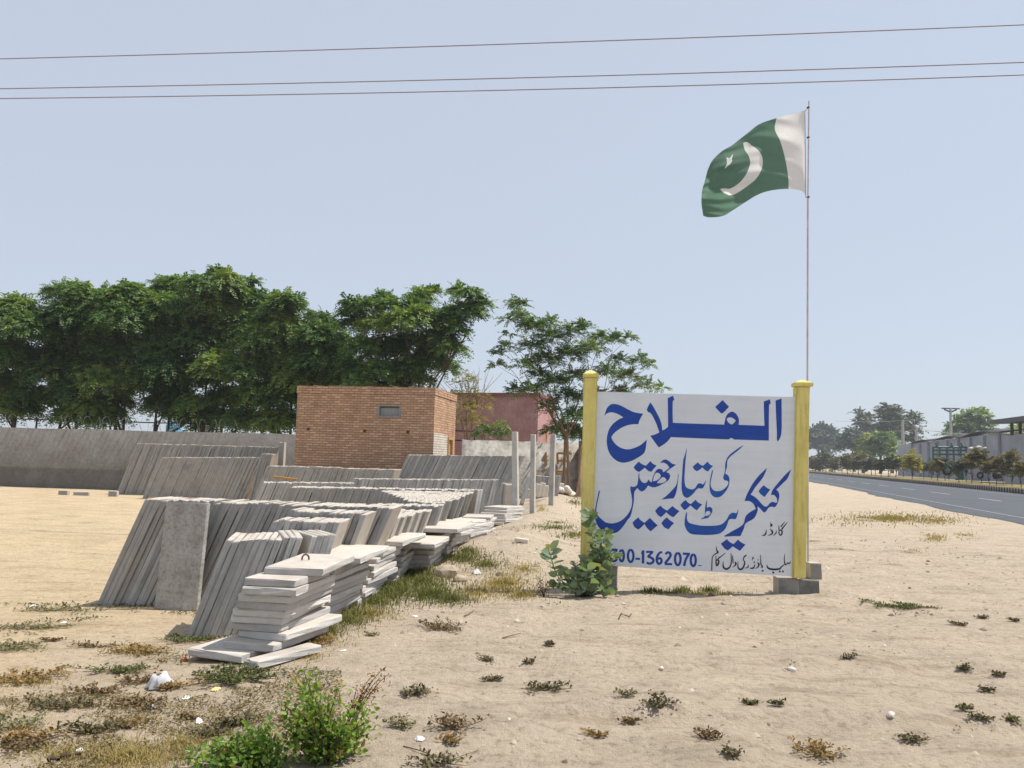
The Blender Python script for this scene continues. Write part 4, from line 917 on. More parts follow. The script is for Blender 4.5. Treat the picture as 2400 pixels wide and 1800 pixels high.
# wooden beams and loose blocks on the yard ground
a = gr(347, 1172); b = gr(455, 1173); bm = bmesh.new(); box(bm, (0, 0, .06), (np.linalg.norm(b-a), .12, .1), bevel=.008)
o = link('wooden_beam', bm_mesh(bm, 'wooden_beam'), M['wood'], loc=(a+b)/2); o.rotation_euler.z = math.atan2(b[1]-a[1], b[0]-a[0]); tag(o, 'brown wooden beam lying on the ground before the far upright slab', 'beam')
p = at(668, 1121, 21.5); bm = bmesh.new(); box(bm, (0, 0, 0), (.6, .12, .06), bevel=.006); o = link('wooden_beam', bm_mesh(bm, 'wooden_beam'), plain('orange_plank', (.5, .27, .08), .8, .2, 8), loc=p); o.rotation_euler = (0, .1, .2); tag(o, 'short orange plank lying on top of the middle slab rows', 'beam')
g = 'loose blocks before the grey wall'
for px, py, w, h, lab in ((150, 1160, .34, .17, 'leftmost loose block on the sand before the grey wall'), (191, 1162, .55, .15, 'longest of the three loose blocks before the grey wall'), (266, 1163, .32, .2, 'loose block nearest the tall leaning planks')):
    p = gr(px, py); bm = bmesh.new(); box(bm, (0, 0, h/2), (w, .22, h), bevel=.015); o = link('concrete_block', bm_mesh(bm, 'concrete_block'), M['concrete'], loc=p); o.rotation_euler.z = rnd.uniform(-.3, .3); tag(o, lab, 'concrete block', g)
def rock_mesh(name, s, seed, flat_=.6):
    bm = bmesh.new(); bmesh.ops.create_icosphere(bm, subdivisions=2, radius=1); r = np.random.default_rng(seed); dirs = r.normal(size=(7, 3)); dirs /= np.linalg.norm(dirs, axis=1)[:, None]
    for v in bm.verts:
        c = np.array(v.co); k = 1.
        for d in dirs: k = min(k, .72/max(c@d, .3))
        v.co = Vector(c*k*np.array(s)*(1, 1, flat_))
    return bm_mesh(bm, name)
M['pale'] = plain('pale_rubble', (.62, .57, .5), .9, .15, 6, .2, .01)
g = 'whitish rubble heap under the wall'
for k in range(17):
    px = 1296+rnd.uniform(0, 46); py = 1164-rnd.uniform(0, 30)*(1-abs(px-1312)/48)
    p = at(px, py, 33.+rnd.uniform(-.4, .8)); s = rnd.uniform(.12, .22)
    o = link('rubble', rock_mesh('rubble', (s*1.3, s, s), 40+k, .8), M['pale'], loc=p); o.rotation_euler = (rnd.uniform(-.3, .3), rnd.uniform(-.3, .3), rnd.uniform(0, 6)); tag(o, 'whitish lump in the rubble heap beside the farthest fence post', 'rubble', g)
o = link('rubble', slab_mesh('rubble', .14, .5, .95, 2), M['pale']); p = at(1322, 1142, 32.9); o.matrix_world = Matrix.Translation(p) @ Matrix.Rotation(math.radians(-84), 4, 'Y'); tag(o, 'broad pale slab lying on top of the rubble heap', 'rubble', g)
g = 'pale blocks by the second fence post'
for k, (px, py, h) in enumerate(((1258, 1164, .42), (1268, 1163, .45), (1276, 1165, .4), (1233, 1166, .3))):
    p = gr(px, py); p[1] = min(p[1], 30.); p = at(px, py, 27.5+k*.4); bm = bmesh.new(); box(bm, (0, 0, h/2), (.17, .3, h), bevel=.02); o = link('concrete_block', bm_mesh(bm, 'concrete_block'), M['pale'], loc=p); o.rotation_euler = (0, .12, .1); tag(o, ['pale block right behind the middle fence post', 'middle pale block between the fence posts', 'pale block nearest the farthest fence post', 'low pale block left of the middle fence post'][k], 'concrete block', g)
row((1254, 1114), 31., (1288, 1116), 31., 8, .4, .1, 'the small dark row behind the farthest fence post', 'small dark slab row by the rubble', count=True)
row((1303, 1114), 31., (1308, 1114), 31., 8, .4, .1, 'the pale pair right of the farthest fence post', 'small dark slab row by the rubble', count=True)
b_ = gr(1206, 1272); e_ = gr(1238, 1271); bm = bmesh.new(); box(bm, (0, 0, .035), (float(np.linalg.norm(e_-b_)), .1, .07), bevel=.02); o = link('concrete_block', bm_mesh(bm, 'concrete_block'), M['pale'], loc=b_+(e_-b_)/2); o.rotation_euler = (0, .08, -.1); tag(o, 'pale broken bar lying alone on the sand bank', 'concrete block')
# ------------------------------------------------------------------ vegetation builders
M['leaf'] = leafmat('feathery_leaf', LEAF[0], LEAF[1], LEAF[2], .32, .5)
M['leaf_thin'] = leafmat('greyish_feathery_leaf', (.05, .095, .03), (.10, .165, .055), (.18, .23, .075), .35, .5)
M['leaf_dry'] = leafmat('yellowing_leaf', (.10, .11, .03), (.22, .2, .05), (.36, .3, .09), .35, .6)
M['bark'] = plain('bark', (.12, .085, .06), .95, .3, 8, .1, .02)
M['bark_pale'] = plain('pale_bark', (.30, .19, .12), .95, .25, 8, .1, .02)
def norm(a): return a/(np.linalg.norm(a, axis=-1, keepdims=True)+1e-9)
def fronds(base, d, L, pairs, ll, lw, droop, tint, r):
    n = len(base); up = np.array([0, 0, 1.]); d = norm(d); side = norm(np.cross(d, up)+r.normal(0, .15, (n, 3))); nn = norm(np.cross(side, d))
    V = []; T = []
    for j in range(pairs):
        t = (j+.6)/pairs; p = base+d*(L*t)[:, None]-up*(droop*L*t*t)[:, None]; dd = norm(d-up*(2*droop*t)[:, None])
        tap = (.65+.7*t-.75*t*t)*1.05
        for s in (-1, 1):
            ax = norm(side*s*.9+dd*.45+r.normal(0, .14, (n, 3))-up*.12); l = ll*tap*r.uniform(.8, 1.2, n); wv = norm(dd*.9-ax*.2+nn*r.normal(0, .35, (n, 1)))
            tip = p+ax*l[:, None]; mid = p+ax*(l*.45)[:, None]
            V.append(np.stack([p, mid+wv*(lw*.5), tip, mid-wv*(lw*.5)], 1)); T.append(np.repeat(tint+r.normal(0, .05, n), 4))
    V = np.concatenate(V).reshape(-1, 3); m = len(V)//4
    return V, np.arange(m*4).reshape(m, 4), np.clip(np.concatenate(T), 0, 1)
def crown(clumps, D, seed, dens, L=.5, pairs=7, ll=.13, lw=.05, droop=.5, jit=.9, tint0=.45, spread=.16, squash=.85, up=.25):
    """clumps: (px, py, r_px) circles at depth about D; each becomes a shell of drooping fronds"""
    r = np.random.default_rng(seed); Vs = []; Fs = []; Ts = []; n0 = 0; cs = []
    for (px, py, rp_) in clumps:
        Dc = D+r.uniform(-jit, jit)*1.6; c = at(px, py, Dc); R = rp_*Dc/F; cs.append((c, R))
        n = max(8, int(dens*R*R))
        u = norm(r.normal(size=(n, 3))); u[:, 2] = np.where(u[:, 2] < -.35, -u[:, 2]*.6, u[:, 2]); rad = R*(.35+.65*r.uniform(0, 1, n)**.6)
        base = c+u*rad[:, None]*np.array([1, 1, squash])*.86
        d = u*.8+r.normal(0, .45, (n, 3)); d[:, 2] = d[:, 2]*.5+up
        tn = np.clip(tint0+r.normal(0, .13)+r.normal(0, .08, n)+.1*u[:, 2], 0, 1); tn = np.where(r.uniform(0, 1, n) < .025, .95, tn)
        v, f, t = fronds(base, d, L*r.uniform(.7, 1.25, n)*min(1, .45+R), pairs, ll, lw, droop*r.uniform(.5, 1.4, n), tn, r)
        Vs.append(v); Fs.append(f+n0); Ts.append(t); n0 += len(v)
    return np.concatenate(Vs), np.concatenate(Fs), np.concatenate(Ts), cs
def limbs(base, fork, cs, r, r0, bag, top=None):
    """trunk, a handful of main limbs towards groups of clumps, then branches into each clump"""
    pts = np.array([base, base*.55+fork*.45+r.normal(0, .07, 3)*[1, 1, 0], fork]); bag.tube(pts, [r0*1.25, r0*.95, r0*.85], 9)
    C = np.array([c for c, R in cs]); k = max(1, min(5, len(C)//3)); cen = C[r.choice(len(C), k, replace=False)]
    for _ in range(6):
        lab = np.argmin(np.linalg.norm(C[:, None]-cen[None], axis=2), 1); cen = np.array([C[lab == i].mean(0) if (lab == i).any() else cen[i] for i in range(k)])
    for i in range(k):
        if not (lab == i).any(): continue
        h = fork+(cen[i]-fork)*.62; m = fork+(h-fork)*.5+r.normal(0, .12, 3)+[0, 0, .12*np.linalg.norm(h-fork)]
        bag.tube([fork, fork+(m-fork)*.55+r.normal(0, .04, 3), m, h], np.array([.62, .52, .42, .3])*r0, 6)
        for c in C[lab == i]:
            q = h+(c-h)*.5+r.normal(0, .1, 3); e = c+(c-h)*.12; bag.tube([h, q, e], np.array([.26, .16, .05])*r0, 5)
def tree(name, label, cat, trunks, D, clumps, seed, dens, leaf, bark, fork_dz=1.8, r0=.13, group=None, **kw):
    V, Fq, T, cs = crown(clumps, D, seed, dens, **kw); r = np.random.default_rng(seed+500)
    bs = [at(tx, 1100, D+dd) for tx, dd in trunks]; b0 = bs[0].copy(); b0[2] = 0
    root = empty(name, b0); tag(root, label, cat, group)
    me = arr_mesh('crown', V-b0, Fq, False, {'tint': T}); link('crown', me, leaf, root)
    bag = Bag(); nt_ = len(bs)
    for k, b in enumerate(bs):
        b = b.copy(); b[2] = -.1; mine = [c for i, c in enumerate(cs) if i % nt_ == k]; cen = np.mean([c[0] for c in mine], 0)
        f = b+(cen-b)*.28; f[2] = fork_dz; limbs(b-b0, f-b0, [(c[0]-b0, c[1]) for c in mine], r, r0, bag)
    link('trunk', bag.mesh('trunk', True), bark, root); return root
g = 'dense trees beyond the grey wall'
T1 = [(0, 760, 55), (40, 730, 45), (70, 775, 50), (10, 830, 60), (60, 850, 50), (-40, 780, 60), (20, 905, 45), (-30, 900, 50), (60, 925, 40), (-70, 850, 50), (15, 718, 26), (15, 955, 34), (58, 962, 30), (-15, 950, 40)]
T2 = [(146, 690, 30), (190, 690, 32), (215, 720, 45), (160, 745, 50), (120, 780, 50), (180, 800, 60), (230, 790, 55), (140, 850, 55), (220, 860, 55), (170, 920, 45), (210, 955, 40), (165, 975, 32), (225, 985, 26), (110, 880, 45), (125, 935, 35)]
T3 = [(268, 700, 34), (300, 688, 30), (328, 700, 34), (280, 750, 55), (340, 750, 55), (250, 820, 55), (310, 830, 60), (360, 820, 50), (290, 890, 50), (240, 900, 45), (268, 945, 35), (325, 900, 40), (262, 975, 26), (240, 960, 28)]
T4 = [(395, 678, 34), (430, 675, 30), (380, 730, 50), (430, 740, 55), (400, 800, 60), (460, 810, 55), (380, 870, 55), (440, 880, 55), (410, 930, 42), (350, 905, 40), (385, 955, 25), (455, 950, 30), (420, 972, 28), (455, 985, 24), (365, 950, 24)]
T5 = [(512, 642, 17), (530, 655, 20), (478, 672, 32), (528, 672, 35), (560, 692, 32), (500, 720, 55), (555, 740, 55), (605, 712, 32), (490, 790, 55), (550, 800, 60), (610, 780, 50), (520, 870, 60), (580, 870, 55), (470, 880, 45), (530, 940, 45), (600, 930, 45), (560, 985, 28), (640, 700, 16), (585, 660, 14), (465, 660, 12), (495, 975, 30), (530, 985, 26), (590, 985, 28), (610, 1000, 22), (470, 1000, 18)]
T6 = [(650, 735, 40), (668, 707, 24), (690, 705, 18), (676, 712, 20), (620, 800, 50), (670, 780, 45), (640, 860, 55), (680, 850, 50), (610, 930, 50), (660, 930, 50), (690, 900, 40), (640, 985, 34), (675, 985, 30), (600, 990, 26)]
T7 = [(756, 757, 26), (742, 790, 38), (780, 792, 33), (750, 850, 50), (790, 840, 36), (720, 880, 50), (770, 900, 50), (716, 812, 32), (800, 890, 34), (738, 742, 14)]
T8 = [(818, 708, 14), (826, 732, 24), (857, 722, 26), (900, 703, 22), (912, 724, 24), (985, 700, 26), (1013, 684, 16), (1076, 688, 20), (1104, 692, 22), (1127, 715, 20), (1086, 730, 30), (1050, 752, 36), (944, 758, 36), (883, 768, 36), (834, 762, 28), (985, 748, 40), (1025, 796, 38), (964, 812, 46), (903, 822, 44), (850, 820, 38), (830, 868, 34), (883, 876, 40), (952, 868, 44), (1009, 848, 40), (1058, 822, 28), (1046, 866, 24), (1120, 738, 14), (1066, 775, 24), (975, 725, 30), (930, 900, 34), (870, 905, 30), (985, 895, 24), (845, 905, 26)]
T9 = [(1204, 713, 14), (1222, 718, 16), (1217, 744, 20), (1240, 764, 22), (1190, 750, 12), (1290, 758, 17), (1261, 768, 22), (1367, 766, 18), (1335, 782, 25), (1290, 795, 28), (1249, 815, 25), (1184, 815, 16), (1168, 831, 12), (1408, 797, 22), (1440, 797, 18), (1473, 792, 14), (1383, 819, 27), (1335, 835, 29), (1282, 847, 29), (1229, 860, 22), (1164, 858, 14), (1453, 845, 18), (1497, 848, 17), (1524, 853, 12), (1424, 876, 25), (1473, 886, 22), (1514, 905, 18), (1552, 909, 12), (1351, 884, 27), (1302, 900, 28), (1249, 917, 25), (1210, 917, 18), (1330, 933, 29), (1285, 957, 19), (1351, 978, 29), (1322, 1008, 26), (1351, 1026, 25), (1292, 1014, 16), (1395, 930, 28), (1262, 880, 22), (1190, 785, 10), (1455, 925, 20)]
dk = dict(L=.8, pairs=8, ll=.22, lw=.095, droop=.6, jit=.9, up=.2)
tree('dense_tree', 'dense green tree at the far left edge, its crown cut by the frame', 'tree', [(25, 0), (67, .8)], 44, T1, 1, 380, M['leaf'], M['bark'], group=g, tint0=.5, **dk)
tree('dense_tree', 'dense tree with low dark skirts, second trunk cluster from the left', 'tree', [(112, 1), (190, 0)], 45, T2, 2, 380, M['leaf'], M['bark'], group=g, tint0=.44, **dk)
tree('dense_tree', 'dense drooping tree left of the bright gap under the crowns', 'tree', [(250, 0), (289, .6)], 44, T3, 3, 380, M['leaf'], M['bark'], group=g, tint0=.47, **dk)
tree('dense_tree', 'dense tree whose twin trunks stand right of the bright gap', 'tree', [(347, 0), (370, .5)], 44.5, T4, 4, 380, M['leaf'], M['bark'], group=g, tint0=.4, **dk)
tree('dense_tree', 'tallest dense tree, its peak above the middle of the grove', 'tree', [(440, 0), (506, .6), (485, 1.2)], 44, T5, 5, 380, M['leaf'], M['bark'], group=g, tint0=.47, **dk)
tree('dense_tree', 'dense tree leaning behind the left corner of the brick hut', 'tree', [(655, 0), (690, 1)], 43, T6, 6, 380, M['leaf'], M['bark'], group=g, tint0=.53, **dk)
tree('dense_tree', 'lower dark tree rising directly behind the hut\'s left half', 'tree', [(750, 0)], 42, T7, 7, 380, M['leaf'], M['bark'], group=g, tint0=.36, **dk)
tree('feathery_tree', 'broad feathery tree behind the hut with a branch reaching up right', 'tree', [(945, 0), (965, .3)], 39, T8, 8, 420, M['leaf'], M['bark'], tint0=.38, L=.7, pairs=8, ll=.19, lw=.08, droop=.6, jit=.8, up=.3)
tree('sparse_tree', 'sparse feathery tree with thin leaning trunks beside the sign\'s left post', 'tree', [(1336, 0), (1318, 1.2)], 35.5, T9, 9, 430, M['leaf_thin'], M['bark_pale'], fork_dz=2.6, r0=.065, tint0=.5, L=.62, pairs=9, ll=.14, lw=.055, droop=.45, jit=.6, up=.25)
bag = Bag(); a = at(1349, 1166, 34.); b = at(1363, 1062, 34.4); c = at(1372, 1000, 34.6); a[2] = -.05
bag.tube([a, (a+b)/2+[.03, 0, 0], b, c], [.05, .045, .035, .02], 7); tag(link('sapling', bag.mesh('sapling', True), M['bark_pale']), 'bare thin leaning stem close beside the sign\'s left post', 'sapling')
# half-bare yellowing tree
tree('yellowing_tree', 'half-bare yellowing small tree between the hut and the pink building', 'tree', [(1098, 0)], 38.5, [(1086, 884, 18), (1104, 893, 20), (1066, 900, 16), (1103, 925, 26), (1127, 957, 24), (1086, 957, 26), (1078, 990, 22), (1115, 986, 24), (1140, 930, 14), (1068, 930, 18)], 12, 170, M['leaf_dry'], M['bark_pale'], fork_dz=1.7, r0=.09, tint0=.5, L=.45, pairs=5, ll=.12, lw=.06, droop=.4, jit=.5)
bag = Bag(); r = np.random.default_rng(3)
for k in range(26):
    a = at(1105+r.normal(0, 14), 960, 38.4); b = at(1115+r.normal(0, 42), 850+abs(r.normal(0, 34)), 38.4+r.normal(0, .5)); m = (a+b)/2+r.normal(0, .1, 3); bag.tube([a, m, b], [.018, .012, .005], 4)
o = link('twigs', bag.mesh('twigs'), M['bark_pale'], bpy.data.objects['yellowing_tree']); o.location = -Vector(bpy.data.objects['yellowing_tree'].location)
for k, (cl, lab) in enumerate(((([(1130, 1005, 16), (1150, 1015, 18), (1118, 1022, 14)]), 'low dark bush against the foot of the pink building'), (([(1172, 1000, 16), (1180, 1015, 18), (1165, 1020, 12)]), 'dark palm-like bush between the pink building and first fence post'))):
    tree('bush', lab, 'bush', [(cl[1][0], 0)], 40.5, cl, 60+k, 330, M['leaf'], M['bark'], fork_dz=1.2, r0=.05, tint0=.35, L=.5, pairs=6, ll=.14, lw=.05, droop=.6, jit=.3)

# ------------------------------------------------------------------ across the road
z6 = lambda x, y: (1880+x/4.2538, 900+y/4.2538)
def dd(px, d):
    """depth at which the sight line of a photo column meets the line d metres from the road's near-side axis"""
    return d/(ROADN[0]*(px-1200)/F*1.004+ROADN[1])
def c6(L): return [(*z6(x, y), r/4.2538) for x, y, r in L]
M['leaf_far'] = leafmat('far_leaf', (.03, .055, .028), (.05, .085, .038), (.085, .12, .05), .25, .6)
M['leaf_euc'] = leafmat('eucalyptus_leaf', (.055, .075, .042), (.085, .105, .055), (.12, .14, .07), .25, .6)
fk = dict(L=1.5, pairs=6, ll=.62, lw=.3, droop=.4, jit=1.2)
far_t = [('round_tree', 'dark round tree across the road, nearest the sign\'s right post', [(140, 720)], 120, [(120, 490, 60), (200, 480, 65), (280, 500, 60), (330, 560, 60), (130, 580, 70), (220, 600, 75), (300, 640, 65), (110, 650, 50), (370, 610, 50)], M['leaf_far'], .3),
         ('round_tree', 'dark bushy tree between the round tree and the eucalyptuses', [(520, 700)], 118, [(500, 480, 42), (470, 540, 55), (540, 540, 55), (440, 600, 60), (520, 620, 65), (580, 620, 50), (420, 650, 45)], M['leaf_far'], .2),
         ('eucalyptus', 'slim eucalyptus left of the taller broad one', [(630, 700)], 124, [(570, 300, 30), (600, 340, 38), (640, 330, 38), (590, 400, 42), (650, 400, 45), (620, 460, 48), (670, 480, 45), (640, 540, 48), (690, 440, 25)], M['leaf_euc'], .45),
         ('eucalyptus', 'tallest broad eucalyptus across the road', [(900, 700)], 124, [(855, 235, 40), (830, 290, 52), (900, 280, 48), (960, 310, 45), (800, 340, 40), (880, 360, 62), (960, 380, 60), (1000, 350, 35), (820, 430, 55), (900, 450, 60), (980, 470, 52), (790, 480, 40), (860, 520, 50), (940, 540, 55), (1010, 560, 40)], M['leaf_euc'], .42),
         ('eucalyptus', 'thin ragged eucalyptus right of the tallest one', [(1100, 700)], 122, [(1110, 320, 28), (1130, 370, 30), (1090, 400, 34), (1120, 450, 30), (1080, 470, 36), (1095, 530, 36), (1070, 580, 34), (1140, 340, 18)], M['leaf_euc'], .35),
         ('leafy_tree', 'broad leafy green tree behind the far grey building', [(1700, 560)], 112, [(1770, 290, 42), (1690, 310, 48), (1620, 350, 45), (1800, 340, 50), (1720, 380, 62), (1560, 380, 45), (1830, 420, 50), (1640, 440, 60), (1560, 470, 55), (1760, 470, 60), (1860, 500, 55), (1480, 450, 32), (1450, 500, 30), (1930, 540, 35), (1520, 530, 45), (1690, 520, 60)], M['leaf'], .55),
         ('leafy_tree', 'bright green tree under the dark pavilion roof at the right edge', [(2190, 560)], 110, [(2120, 470, 35), (2170, 450, 40), (2230, 440, 45), (2150, 510, 40), (2210, 510, 45)], M['leaf'], .75),
         ('green_thicket', 'pale green bushy thicket in front of the eucalyptuses', [(780, 720)], 98, [(720, 540, 45), (780, 530, 50), (850, 560, 50), (690, 600, 50), (770, 610, 60), (860, 640, 55), (730, 680, 55), (820, 700, 55), (900, 690, 40), (660, 670, 40)], M['leaf'], .6),
         ('green_thicket', 'brownish thicket left of the pale green one', [(610, 720)], 97, [(600, 590, 40), (640, 560, 35), (590, 650, 45), (640, 660, 40), (560, 700, 40), (620, 720, 45)], M['leaf_dry'], .25)]
for k, (nm_, lab, tr, D, cl, lm, tn) in enumerate(far_t):
    D = dd(z6(*tr[0])[0], [42, 44, 50, 50, 50, 58, 62, 38, 36][k]); sc_ = D/120
    tree(nm_, lab, 'tree', [(z6(*tr[0])[0], 0)], D, c6([(x_, y_, r__*.8) for x_, y_, r__ in cl]), 30+k, 75./sc_**2, lm, M['bark'], fork_dz=2.2*sc_, r0=.2*sc_, group='trees across the road', tint0=tn, L=1.5*sc_, pairs=6, ll=.62*sc_, lw=.3*sc_, droop=.4, jit=1.)
# shrubs on the verge beside the kerb
sh = [(140, 790, 70, .35, 0), (235, 740, 75, .3, 1), (330, 790, 55, .3, 0), (450, 760, 70, .4, 0), (560, 780, 55, .35, 0), (690, 800, 55, .2, 1), (785, 810, 50, .3, 0), (860, 790, 45, .3, 1), (940, 780, 62, .3, 1), (1100, 770, 85, .8, 2), (1350, 810, 65, .4, 0), (1420, 770, 48, .3, 1), (1560, 810, 50, .35, 1), (1690, 740, 85, .5, 0), (1790, 750, 80, .45, 0), (1860, 830, 55, .5, 0), (1935, 770, 55, .55, 0), (2090, 780, 95, .5, 0), (2180, 850, 75, .45, 0)]
M['leaf_shrub'] = leafmat('roadside_shrub_leaf', (.05, .055, .022), (.12, .105, .035), (.24, .18, .05), .25, .6)
M['leaf_shrub2'] = leafmat('grey_green_shrub_leaf', (.05, .06, .035), (.085, .095, .05), (.14, .14, .07), .25, .6)
M['leaf_gold'] = leafmat('golden_shrub_leaf', (.12, .12, .02), (.26, .23, .04), (.36, .31, .06), .3, .6)
shl = ['first shrub right of the sign\'s right post', 'tall thin shrub second from the sign\'s right post', 'low shrub beside the pale bollard', 'brown shrub between the bollard and the dark low pair', 'greyish shrub in front of the brownish thicket', 'small dark shrub on the grass, left of a rusty one', 'small rusty shrub standing on the grass', 'low grey-green shrub behind the rusty one', 'grey-green shrub left of the golden shrub', 'bright golden-yellow shrub across the road', 'thin shrub left of the green metal rack', 'grey shrub hiding the left half of the green rack', 'grey shrub under the middle of the green rack', 'big yellow-brown shrub right of the green rack', 'yellow-brown shrub below the white sacks', 'low yellow shrub beside the spoked wheel', 'orange-tinged shrub left of the black tank', 'big shrub before the pavilion block', 'last shrub at the right edge of the photo']
for k, (x, y, r_, tn, kind) in enumerate(sh):
    D = dd(z6(x, y)[0], KD+2.2+.9*(k % 3)); sc_ = D/84; R = np.random.default_rng(80+k)
    cl = [(x+R.normal(0, .42)*r_, y+R.normal(-.05, .42)*r_, r_*R.uniform(.3, .5)) for _ in range(12)]+[(x+q*r_*.5, y+r_*.55, r_*.42) for q in (-1, -.4, .2, .8)]+[(x+q*r_*.6, y+r_*.9, r_*.4) for q in (-1, 0, 1)]
    tree('roadside_shrub', shl[k], 'shrub', [(z6(x, y)[0], 0)], D, c6(cl), 90+k, 110/sc_**2, [M['leaf_shrub'], M['leaf_shrub2'], M['leaf_gold']][kind], M['bark'], fork_dz=.7*sc_, r0=.04*sc_, group='shrubs along the far kerb', tint0=tn, L=.6*sc_, pairs=5, ll=.3*sc_, lw=.14*sc_, droop=.3, jit=.6*sc_)
R0 = np.random.default_rng(77)
where = ['under the dark round tree', 'between the round tree and the bushy tree', 'under the bushy tree', 'below the slim eucalyptus', 'below the pale green thicket', 'left of the golden shrub', 'behind the golden shrub', 'right of the golden shrub', 'at the green rack\'s left leg', 'under the green rack', 'behind the tilted chute', 'behind the spoked wheel', 'behind the black tank', 'below the pavilion block']
for k, x in enumerate((110, 200, 300, 400, 510, 620, 730, 880, 1010, 1210, 1290, 1470, 1640, 2000)):
    D = dd(z6(x, 800)[0], KD+5.5+.5*(k % 3)); sc_ = D/84; yb = 850+max(0, x-900)*.06
    tree('low_shrub', 'low dusty shrub filling in '+where[k], 'shrub', [(z6(x, 800)[0], 0)], D, c6([(x+R0.normal(0, 30), yb-R0.uniform(5, 62), R0.uniform(20, 34)) for _ in range(10)]), 150+k, 110/sc_**2, [M['leaf_shrub2'], M['leaf_shrub'], M['leaf_shrub2'], M['leaf_dry']][k % 4], M['bark'], fork_dz=.6*sc_, r0=.03*sc_, group='low shrubs on the far verge', tint0=.3, L=.6*sc_, pairs=5, ll=.28*sc_, lw=.13*sc_, droop=.3, jit=.5*sc_)
# far grey building, pavilion, metalwork
def z6b(x, y, D): return at(*z6(x, y), D)
fb = empty('grey_building', (0, 0, 0)); 
D0 = dd(z6(950, 0)[0], 36); D1 = dd(z6(2015, 0)[0], 36); p = z6b(950, 610, D0); q = z6b(2015, 590, D1)
fb.location = (p[0], p[1], 0); fb.rotation_euler.z = math.atan2(q[1]-p[1], q[0]-p[0]); tag(fb, 'long low blue-grey roadside building with sagging dark roof sheets', 'building')
Lb = math.hypot(q[0]-p[0], q[1]-p[1]); M['bluegrey'] = plaster('blue_grey_plaster', (.33, .34, .39), (.39, .4, .44), (.27, .275, .31), .4)
bag = Bag(); hs = []
for x in (.21, .255, .3): hs.append((Lb*x, Lb*x+.9, p[2]*.42, p[2]*.6))
face_holes(bag, 0, Lb, -.1, p[2], hs, .3, lambda x, i, z: (x, i, z)); bag.add([(0, 0, -.1), (0, 8, -.1), (0, 8, p[2]), (0, 0, p[2])], [[3, 2, 1, 0]]); bag.add([(0, 0, p[2]-.05), (Lb, 0, p[2]-.05), (Lb, 8, p[2]-.05), (0, 8, p[2]-.05)], [[0, 1, 2, 3]])
link('wall', bag.mesh('wall'), M['bluegrey'], fb)
M['darkroof'] = plain('dark_roof_sheet', (.05, .045, .05), .6, .3, 2)
bag = Bag(); xs = np.linspace(.2, 1.0, 40)*Lb; zz = p[2]*.97+.25+.6*np.abs(np.sin(np.linspace(0, 3.1*math.pi, 40)))*np.linspace(.5, 1, 40)
for i in range(39): bag.add([(xs[i], -.4, zz[i]), (xs[i+1], -.4, zz[i+1]), (xs[i+1], 3, zz[i+1]+.5), (xs[i], 3, zz[i]+.5), (xs[i], -.4, zz[i]-.12), (xs[i+1], -.4, zz[i+1]-.12), (xs[i+1], 3, zz[i+1]+.38), (xs[i], 3, zz[i]+.38)], cubeF)
link('roof', bag.mesh('roof'), M['darkroof'], fb)
for x in np.linspace(.22, .98, 9):
    bm = bmesh.new(); box(bm, (x*Lb, -.25, p[2]/2), (.3, .3, p[2]*.96)); link('roof_post', bm_mesh(bm, 'roof_post'), M['bluegrey'], fb)
pv = empty('pavilion'); DP = dd(z6(2010, 0)[0], 34); p = z6b(2010, 525, DP); q = z6b(2212, 525, dd(z6(2212, 0)[0], 33)); pv.location = (p[0], p[1], 0); pv.rotation_euler.z = math.atan2(q[1]-p[1], q[0]-p[0]); zr = z6b(2040, 385, DP)[2]; zr0 = z6b(1945, 352, DP)[2]; zr1 = z6b(2212, 332, dd(z6(2212, 0)[0], 33))[2]; LP = math.hypot(q[0]-p[0], q[1]-p[1])+6; sP = DP/80
tag(pv, 'grey block topped by an open pavilion with dark roof at the right edge', 'pavilion')
bm = bmesh.new(); box(bm, (LP/2, 4, p[2]/2), (LP, 8, p[2])); link('base', bm_mesh(bm, 'base'), M['bluegrey'], pv)
for x in (LP*.1, LP*.36, LP*.68, LP*.95): bm = bmesh.new(); box(bm, (x, .6, (p[2]+zr)/2+.1), (.24*sP, .24*sP, zr-p[2]+.6)); link('post', bm_mesh(bm, 'post'), M['darkroof'], pv)
bm = bmesh.new(); vs = [(-LP*.12, -1.2, zr0), (LP*1.06, -1.2, zr0+(zr1-zr0)*LP*1.06/(LP-6)), (LP*1.06, 9, zr0+(zr1-zr0)*LP*1.06/(LP-6)+.3), (-LP*.12, 9, zr0+.3)]
a = [bm.verts.new(v) for v in vs]; b = [bm.verts.new((v[0]+(.9 if i in (0, 3) else 0), v[1], v[2]-.55)) for i, v in enumerate(vs)]; bm.faces.new(a); bm.faces.new(b[::-1])
for i in range(4): bm.faces.new((a[i], b[i], b[(i+1) % 4], a[(i+1) % 4]))
bmesh.ops.recalc_face_normals(bm, faces=bm.faces); link('roof', bm_mesh(bm, 'roof'), M['darkroof'], pv)
M['green'] = plain('green_paint', (.03, .115, .095), .5, .2, 3, .5)
def bars(name, segs, D, r, m, label, cat):
    bag = Bag(); D = dd(z6(segs[0][0][0], 0)[0], D)
    for a, b in segs: bag.tube([z6b(*a, D), z6b(*b, D)], r*D/76, 6)
    return tag(link(name, bag.mesh(name), m), label, cat)
sg_ = [((1300, 628), (1640, 632)), ((1300, 660), (1640, 662)), ((1310, 700), (1620, 702))]+[((x, 625), (x, 910)) for x in (1305, 1370, 1440, 1510, 1580, 1635)]+[((x, 628), (x-18, 590)) for x in (1350, 1500, 1600)]
bars('metal_rack', sg_, KD+8.5, .09, M['green'], 'tall dark green metal rack standing before the grey building', 'metal rack')
